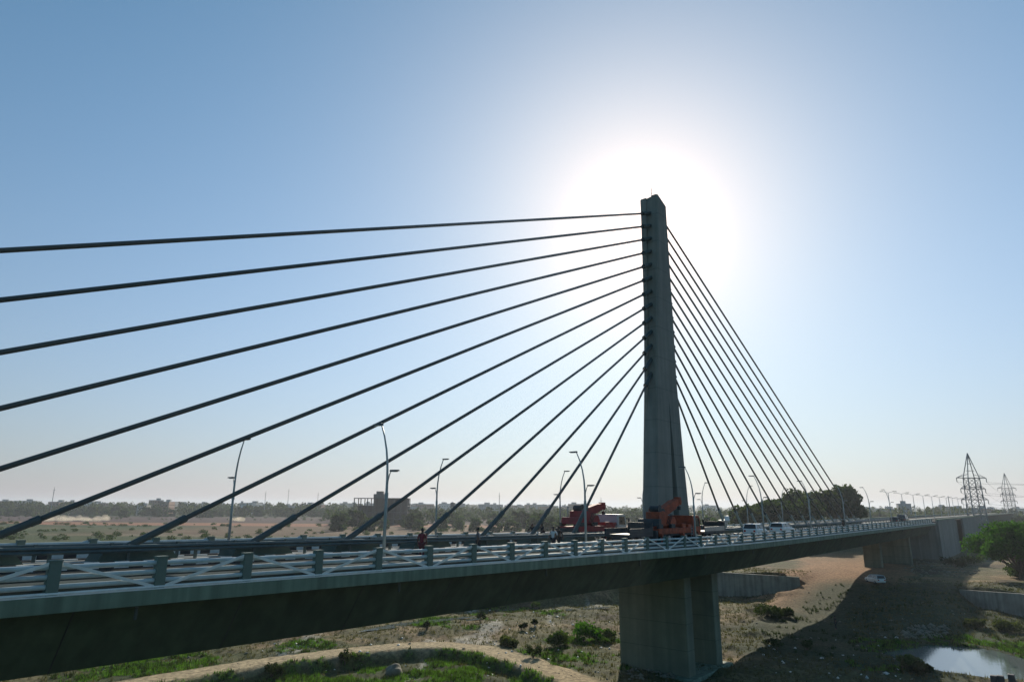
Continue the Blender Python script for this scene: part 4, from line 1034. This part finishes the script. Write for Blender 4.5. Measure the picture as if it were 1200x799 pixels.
    m = MB(); m.tube([(e.x + .25, p.y, e.z - .3), (e.x + .25, p.y, e.z - .55)], .03, 6); m.box(e.x + .1, e.x + .4, p.y - .12, p.y + .12, e.z - .9, e.z - .55); m.build('hook_block', MT['chassis'], up_, .02)
    return r_
xa, xb = bx(651, 4.0), bx(735, 4.0)
mobile_crane('dark red truck crane with a pale driving cab left of the pylon', (xa + xb) / 2, 4.0, road_z(-10), 0, MT['red'], (-1.2, 1.15, .2, 3.0), MT['cabgrey'], 'truck cranes on the bridge', 0)
xa, xb = bx(752, -4.0), bx(812, -4.0)
mobile_crane('orange truck crane with a raised boom parked in front of the pylon foot', (xa + xb) / 2 + .2, -4.0, road_z(-8), 0, MT['orange'], (-.7, 1.3, .3, 3.0), MT['orange'], 'truck cranes on the bridge', 1)
def lowbed(label, x, y, z, rz, L, board):
    r_ = empty('flatbed_trailer', (x, y, z), rz, label, 'trailer', 'flatbed trailers on the bridge'); h = L / 2
    m = MB(); m.box(-h, h, -1.2, 1.2, .8, 1.05); m.box(-h, h, -.5, .5, .55, .797); m.build('bed', MT['chassis'], r_, .03)
    m = MB(); m.box(h - .15, h, -1.2, 1.2, 1.053, 1.95); m.build('headboard', MT['chassis'], r_)
    for s in (-1, 1):
        m = MB(); m.box(-h + .1, h - .2, s * 1.19 - .025, s * 1.19 + .025, 1.053, 1.5); m.build('side_board', MT['steel'] if board else MT['chassis'], r_)
    for xx in (-h + .7, -h + 1.8): wheel_pair(r_, xx, 1.0, .46, .34)
    m = MB(); m.box(h - 1.2, h - 1.0, -.7, -.5, .05, .8); m.box(h - 1.2, h - 1.0, .5, .7, .05, .8); m.build('landing_leg', MT['steel'], r_)
xa, xb = bx(814, -4.2), bx(839, -4.2); lowbed('dark flatbed trailer with grey side boards right of the orange crane', (xa + xb) / 2, -4.2, road_z(0), 0, xb - xa, True)
xa, xb = bx(727, -4.6), bx(750, -4.6); lowbed('dark flatbed trailer left of the orange crane', (xa + xb) / 2, -4.6, road_z(-15), 0, 4.2, False)

def motorbike(label, x, y, z, rz):
    r_ = empty('motorbike', (x, y, z), rz, label, 'motorbike', 'motorbikes on the far carriageway')
    for xx in (-.62, .64):
        m = MB(); m.cyl((xx, 0, .3), .3, .1, 'y', 18); o = m.build('wheel', MT['tyre'], r_); m = MB(); m.cyl((xx, 0, .3), .19, .12, 'y', 12); m.build('rim', MT['steel'], o)
    m = MB(); m.box(-.3, .3, -.13, .13, .28, .58); m.bar((-.62, .09, .3), (-.1, .1, .5), .06); m.bar((.64, 0, .3), (.42, 0, .95), .08); m.bar((.42, 0, .9), (-.3, 0, .62), .08); m.build('frame', MT['chassis'], r_)
    m = MB(); m.prism([(-.05, .62), (.4, .66), (.36, .86), (.05, .9)], -.14, .14); m.build('fuel_tank', MT['cardark'], r_, .04)
    m = MB(); m.prism([(-.75, .68), (-.06, .66), (-.06, .78), (-.75, .82)], -.14, .14); m.build('saddle', MT['tyre'], r_, .03)
    m = MB(); m.tube([(.36, -.34, 1.02), (.42, -.1, .98), (.42, .1, .98), (.36, .34, 1.02)], .02, 6); m.build('handlebar', MT['steel'], r_)
    m = MB(); m.cyl((.52, 0, .86), .09, .08, 'x', 12); m.build('headlight', MT['lamp_white'], r_)

# ------------------------------------------------------------------ people
def skinned(name, joints, edges, m_, parent, sub=1):
    me = bpy.data.meshes.new(name); keys = list(joints); me.from_pydata([joints[k][:3] for k in keys], [(keys.index(a), keys.index(b_)) for a, b_ in edges], [])
    me.materials.append(m_); o = link(name, me, parent)
    sm = o.modifiers.new('skin', 'SKIN'); sm.use_smooth_shade = True
    for i, k in enumerate(keys):
        d = joints[k]; me.skin_vertices[0].data[i].radius = (d[3], d[4] if len(d) > 4 else d[3])
    me.skin_vertices[0].data[0].use_root = True
    s_ = o.modifiers.new('subdivision', 'SUBSURF'); s_.levels = sub; s_.render_levels = sub
    return o
def cloth_mat(c): return mat('cloth', c, .9, .12, 6.0)
def person(label, x, y, z, rz, shirt, trousers, pose='stand', H_=1.7, group=None):
    r_ = empty('person', (x, y, z), rz, label, 'person', group); k = H_ / 1.7
    J = {}
    if pose == 'sit':      # astride a motorbike, hands on the bar
        J.update(pel=(-.3, 0, .88, .13, .15), spi=(-.26, 0, 1.08, .115, .14), che=(-.18, 0, 1.3, .12, .16), nec=(-.13, 0, 1.47, .052), hea=(-.09, 0, 1.57, .075), top=(-.08, 0, 1.69, .07))
        for s, n_ in ((1, 'l'), (-1, 'r')):
            J.update({n_ + 'hip': (-.26, s * .12, .86, .1), n_ + 'kne': (.1, s * .24, .74, .065), n_ + 'ank': (-.06, s * .2, .36, .042), n_ + 'toe': (.12, s * .22, .31, .04)})
            J.update({n_ + 'sho': (-.16, s * .19, 1.4, .06), n_ + 'elb': (.02, s * .3, 1.16, .045), n_ + 'wri': (.26, s * .32, 1.05, .03), n_ + 'pal': (.33, s * .325, 1.04, .032, .02)})
    else:
        st = {'stand': 0.0, 'walk': 0.17}[pose]
        J.update(pel=(0, 0, .93, .12, .15), spi=(0, 0, 1.1, .11, .14), che=(.01, 0, 1.3, .115, .165), nec=(.01, 0, 1.46, .052), hea=(.03, 0, 1.56, .075), top=(.03, 0, 1.66, .068))
        for s, n_ in ((1, 'l'), (-1, 'r')):
            o_ = st * s
            J.update({n_ + 'hip': (0, s * .09, .88, .095), n_ + 'kne': (o_ * .7 + .03, s * .1, .48, .062), n_ + 'ank': (o_ * 1.5 - .02, s * .1, .09 + .05 * (o_ < 0) * (st > 0), .042), n_ + 'toe': (o_ * 1.5 + .16, s * .12, .045, .038)})
            J.update({n_ + 'sho': (0, s * .19, 1.4, .06), n_ + 'elb': (-.03 - o_ * .6, s * .25, 1.13, .044), n_ + 'wri': (.05 - o_ * 1.2, s * .26, .89, .029), n_ + 'pal': (.06 - o_ * 1.25, s * .262, .81, .032, .02)})
    E_ = [('pel', 'spi'), ('spi', 'che'), ('che', 'nec'), ('nec', 'hea'), ('hea', 'top')]
    for n_, s in (('l', 1), ('r', -1)):
        E_ += [('pel', n_ + 'hip'), (n_ + 'hip', n_ + 'kne'), (n_ + 'kne', n_ + 'ank'), (n_ + 'ank', n_ + 'toe'), ('che', n_ + 'sho'), (n_ + 'sho', n_ + 'elb'), (n_ + 'elb', n_ + 'wri'), (n_ + 'wri', n_ + 'pal')]
        p = Vector(J[n_ + 'pal'][:3]); d = (p - Vector(J[n_ + 'wri'][:3])).normalized()
        for f_, off, ln in ((0, -.03, .075), (1, -.01, .085), (2, .01, .08), (3, .03, .062)):
            q = p + d * .035 + Vector((off, 0, 0)); e = q + d * ln * .6 + Vector((.008, -s * .012, 0)); J[n_ + f'f{f_}'] = (*q, .0095); J[n_ + f'g{f_}'] = (*e, .0085); E_ += [(n_ + 'pal', n_ + f'f{f_}'), (n_ + f'f{f_}', n_ + f'g{f_}')]
        q = p + Vector((.045, -s * .01, 0)) + d * .0; e = q + d * .045; J[n_ + 'th'] = (*q, .011); J[n_ + 'ti'] = (*e, .009); E_ += [(n_ + 'pal', n_ + 'th'), (n_ + 'th', n_ + 'ti')]
    J = {a: (v_[0] * k, v_[1] * k, v_[2] * k) + tuple(q * k for q in v_[3:]) for a, v_ in J.items()}
    b_ = skinned('body', J, E_, MT['skin'], r_)
    g_ = lambda ks, f_: {a: J[a][:3] + tuple(q * f_ for q in J[a][3:]) for a in ks}
    js = g_(['spi', 'che', 'pel', 'lsho', 'rsho', 'lelb', 'relb'], 1.16)
    skinned('shirt', js, [('spi', 'che'), ('spi', 'pel'), ('che', 'lsho'), ('che', 'rsho'), ('lsho', 'lelb'), ('rsho', 'relb')], cloth_mat(shirt), r_)
    js = g_(['pel', 'lhip', 'rhip', 'lkne', 'rkne', 'lank', 'rank'], 1.2)
    skinned('trousers', js, [('pel', 'lhip'), ('pel', 'rhip'), ('lhip', 'lkne'), ('rhip', 'rkne'), ('lkne', 'lank'), ('rkne', 'rank')], cloth_mat(trousers), r_)
    hx, hy, hz_ = J['hea'][:3]
    m = MB(); m.tube([(hx - .03 * k, 0, hz_ + .0 * k), (hx - .03 * k, 0, hz_ + .07 * k), (hx - .015 * k, 0, hz_ + .155 * k), (hx, 0, hz_ + .18 * k)], [.07 * k, .088 * k, .07 * k, .02 * k], 12); m.build('hair', MT['hair'], r_, smooth=True)
    m = MB(); fx = hx + .078 * k
    m.add([(fx - .015, -.012 * k, hz_ + .01 * k), (fx - .015, .012 * k, hz_ + .01 * k), (fx + .02 * k, 0, hz_ + .0 * k), (fx - .012, 0, hz_ + .05 * k)], [(0, 1, 2), (1, 3, 2), (3, 0, 2)])
    m.build('nose', MT['skin'], r_)
    for s in (-1, 1):
        m = MB(); m.cyl((fx - .012 * k, s * .032 * k, hz_ + .052 * k), .011 * k, .012, 'x', 8); m.build('eye', MT['hair'], r_)
        m = MB(); m.cyl((hx, s * .078 * k, hz_ + .035 * k), .025 * k, .016, 'y', 8); m.build('ear', MT['skin'], r_)
    m = MB(); m.box(fx - .02 * k, fx - .004 * k, -.024 * k, .024 * k, hz_ - .03 * k, hz_ - .018 * k); m.build('mouth', cloth_mat((.12, .04, .035)), r_)
    return r_
x = bx(495, -6.4); person('person in dark red top standing behind the near railing under the cables', x, -6.4, road_z(x), .4, (.16, .015, .03), (.1, .02, .03))
x = bx(561, -6.3); person('person in grey top behind the near railing left of the motorbikes', x, -6.3, road_z(x), 2.4, (.12, .13, .15), (.03, .03, .04))
x = bx(650, -6.0); person('person in white shirt walking left of the red crane', x, -6.0, road_z(x), 3.3, (.6, .6, .62), (.02, .02, .03), 'walk')
x = bx(656.5, -5.4); person('person in black walking beside the one in the white shirt', x, -5.4, road_z(x), 3.0, (.02, .02, .025), (.02, .02, .025), 'walk')
for i, (px, yy, lb) in enumerate(((624, 3.0, 'left'), (635, 3.8, 'right'))):
    x = bx(px, yy)
    motorbike(f'dark motorbike carrying a rider left of the red crane, the {lb} one of two', x, yy, road_z(x), math.pi)
    person(f'person in black riding the {lb} one of two motorbikes', x, yy, road_z(x), math.pi, (.02, .021, .025), (.02, .022, .03), 'sit')
x = bx(990, -7.3); person('person in black standing on the near walkway where the last cables end', x, -7.3, 12.56 + zd(x), 1.2, (.015, .016, .018), (.015, .016, .018), 'stand', 1.78)
x, y, z = hit(980, 737); person('person in dark clothes standing on the shaded slope below the ramp', x, y, z, 2.0, (.03, .03, .035), (.03, .03, .035), 'stand')

# ------------------------------------------------------------------ shrubs, grass, stones
def shrub(px, py, h, rx, leaf, label, seed, n=350, group=None, size=.13):
    x, y, z = hit(px, py); C_, R_ = clumps(rx, h * .5, 9, seed, h * .5); v, f = leaf_cloud(n, C_, [q * 1.25 for q in R_], size, seed, .9, .3)
    v[:, 2] = np.maximum(v[:, 2], 0.02)
    r_ = empty('shrub', (x, y, z - .05), 0, label, 'shrub', group)
    link('foliage', raw_mesh('shrub_foliage', v, f, leaf), r_); m = MB(); q = random.Random(seed)
    for i in range(5): m.tube([(0, 0, -.1), (q.uniform(-.3, .3) * rx, q.uniform(-.3, .3) * rx, h * .35), (q.uniform(-.6, .6) * rx, q.uniform(-.6, .6) * rx, h * .75)], [.04, .03, .012], 5)
    m.build('stem', MT['bark'], r_)
for i, a in enumerate(((318, 795, 1.7, 1.1, 'dark', 'tall dark shrub below the dirt path at the left'), (404, 782, 1.5, 1.0, 'dark', 'dark shrub in the grass left of the pale rock'),
        (563, 730, 1.7, .8, 'dark', 'dark upright bush beside the pale water strip left of the pier'), (611, 738, 1.3, .75, 'dark', 'small dark bush in the middle of the river bed'), (627, 734, 1.1, .45, 'dark', 'smallest dark bush right of the middle one'),
        (628, 714, 1.4, .9, 'mid', 'green bush near the far edge of the river bed'), (655, 757, 1.6, 1.7, 'mid', 'wide green bush left of the largest one by the pier'), (684, 750, 2.1, 2.6, 'bright', 'largest bright green bush left of the pier'),
        (706, 752, 1.7, 1.9, 'mid', 'green bush right of the largest one beside the pier'), (625, 770, 1.6, 1.0, 'dark', 'dark bush at the upper edge of the dirt path'), (596, 757, 1.0, 1.5, 'olive', 'low olive bush above the bend of the dirt path'),
        (897, 722, 1.6, 2.6, 'dark', 'wide dark bush on the earth mound right of the pier'), (915, 722, 1.2, 1.6, 'dark', 'dark bush beside the ramp right of the mound bush'), (946, 761, 1.2, 1.0, 'dark', 'dark low bush in the bridge shade below the ramp'),
        (910, 762, 1.5, .8, 'dark', 'dark upright bush in shade right of the pier foot'), (1065, 782, 1.1, 1.6, 'mid', 'reed clump at the left tip of the pond'), (1082, 790, .9, 1.6, 'dark', 'low dark reeds on the near shore of the pond'),
        (1150, 735, 1.0, 1.8, 'olive', 'dry olive bush below the right river wall'), (1180, 738, 1.1, 2.2, 'olive', 'wider dry bush below the right river wall'), (500, 738, 1.2, .7, 'dark', 'small dark bush on the pale water strip'), (905, 755, .8, 1.0, 'dark', 'dark weeds at the foot of the shaded bank'),
        (1120, 665, 2.2, 2.6, 'dark', 'dark bush at the foot of the wing wall'), (1142, 662, 2.6, 2.4, 'mid', 'green bush left of the bright bank tree'))):
    px, py, h, rx, lf, lb = a; shrub(px, py, h, rx, LEAF[lf], lb, 100 + i, 420 if rx < 1.2 else 1100, None, .12 if rx < 1.2 else .16)

def scatter(name, n, sel, leaf, hmin, hmax, blades, width, seed):
    q = np.random.default_rng(seed); yy, xx = np.nonzero(sel); p = VEG[yy, xx] if leaf is not LEAF['dry'] else np.ones(len(yy)); p = p / p.sum()
    k = q.choice(len(yy), n, p=p); x = gx[xx[k]] + q.uniform(-.3, .3, n); y = gy[yy[k]] + q.uniform(-.3, .3, n); z = ground_h(x, y)
    x, y, z = (np.repeat(a, blades) for a in (x, y, z)); N = n * blades
    a = q.uniform(0, 6.283, N); h = q.uniform(hmin, hmax, N); l = q.uniform(.1, .6, N) * h; ox, oy = q.normal(0, .12, N), q.normal(0, .12, N)
    wx, wy = -np.sin(a) * width, np.cos(a) * width
    v = np.stack([np.stack([x + ox - wx, y + oy - wy, z - .02], 1), np.stack([x + ox + wx, y + oy + wy, z - .02], 1), np.stack([x + ox + np.cos(a) * l, y + oy + np.sin(a) * l, z + h], 1)], 1).reshape(-1, 3)
    tag(link(name, raw_mesh(name, v, np.arange(3 * N).reshape(N, 3), leaf)), kind='stuff')
near = (X > -48) & (X < 80) & (Y > -38) & (Y < 58)
scatter('grass', 20000, near & (VEG > .36), LEAF['grass'], .06, .36, 8, .035, 1)
scatter('weeds', 4500, near & (VEG > .3), LEAF['dark'], .15, .5, 10, .05, 2)
pdn, _ = polydist(X, Y, PATH); rdn, _ = polydist(X, Y, RAMP)
scatter('dry_weeds', 16000, near & (VEG < .5) & (pdn > 2.2) & (rdn > 6), LEAF['dry'], .08, .36, 5, .045, 3)
def stones(name, pts, smin, smax, m_, seed):
    q = np.random.default_rng(seed); base = np.array([(1, 0, 0), (-1, 0, 0), (0, 1, 0), (0, -1, 0), (0, 0, 1), (0, 0, -1)], float)
    tri = np.array([(0, 2, 4), (2, 1, 4), (1, 3, 4), (3, 0, 4), (2, 0, 5), (1, 2, 5), (3, 1, 5), (0, 3, 5)])
    V_, F_ = [], []
    for i, (x, y) in enumerate(pts):
        s = q.uniform(smin, smax) ; b_ = base * (q.uniform(.6, 1.3, (6, 1)) * s) * np.array([1, q.uniform(.5, 1), q.uniform(.35, .7)]); a = q.uniform(0, 6.28)
        R_ = np.array([[math.cos(a), -math.sin(a), 0], [math.sin(a), math.cos(a), 0], [0, 0, 1]]); V_.append(b_ @ R_.T + np.array([x, y, gz(x, y) + s * .15])); F_.append(tri + 6 * i)
    tag(link(name, raw_mesh(name, np.concatenate(V_), np.concatenate(F_), m_)), kind='stuff')
q = random.Random(9)
stones('stones', [(q.uniform(-40, 60), q.uniform(-34, 50)) for i in range(700)], .06, .26, MT['rock'], 4)
rb = [hit(q.uniform(1060, 1150), q.uniform(655, 676))[:2] for i in range(140)] + [hit(q.uniform(1058, 1110), q.uniform(733, 748))[:2] for i in range(110)] + [hit(q.uniform(735, 800), q.uniform(780, 797))[:2] for i in range(30)]
stones('rubble', rb, .15, .55, MT['rock'], 6)
stones('litter', [hit(q.uniform(880, 1060), q.uniform(745, 797))[:2] for i in range(26)] + [hit(q.uniform(560, 720), q.uniform(715, 795))[:2] for i in range(40)] + [hit(q.uniform(300, 620), q.uniform(738, 796))[:2] for i in range(24)], .08, .3, MT['white'], 8)
x, y, z = hit(461, 790); bm = bmesh.new(); bmesh.ops.create_icosphere(bm, subdivisions=3, radius=1)
for v_ in bm.verts:
    k = .8 + .45 * vnoise(np.array([v_.co.x * 1.6 + 3]), np.array([v_.co.y * 1.6 + v_.co.z * 1.3]), 3)[0]; v_.co = Vector((v_.co.x * .95 * k, v_.co.y * .75 * k, v_.co.z * .62 * k + .25))
me = bpy.data.meshes.new('boulder'); bm.to_mesh(me); bm.free(); me.materials.append(MT['rock']); o = link('boulder', me); o.location = (x, y, z); tag(o, 'pale boulder lying in the green grass below the dirt path', 'boulder')
for i, (px, lb) in enumerate(((1166, 'left'), (1174, 'middle'), (1187, 'right'))):
    x, y, z = hit(px, 803); m = MB(); m.box(-.32, .32, -.3, .3, -.3, .85, 0, (.05, .05)); o = m.build('mooring_block', MT['chassis'], None, .03); o.location = (x, y, z); tag(o, f'dark square stub standing in the pond at the bottom right, {lb} one of three', 'post', 'dark stubs in the pond')

# ------------------------------------------------------------------ hazy air
hz = bpy.data.materials.new('hazy_air'); hz.use_nodes = True
t = hz.node_tree
for n in list(t.nodes): t.nodes.remove(n)
o = t.nodes.new('ShaderNodeOutputMaterial'); pv = t.nodes.new('ShaderNodeVolumePrincipled')
pv.inputs['Color'].default_value = (0.86, 0.92, 1.0, 1); pv.inputs['Density'].default_value = 0.0002; pv.inputs['Anisotropy'].default_value = 0.3
t.links.new(pv.outputs[0], o.inputs['Volume'])
m = MB(); m.box(gx[0] - 50, gx[-1] + 50, gy[0] - 50, gy[-1] + 50, float(H.min()) - 1.0, 57.0)
tag(m.build('haze', hz), kind='stuff')
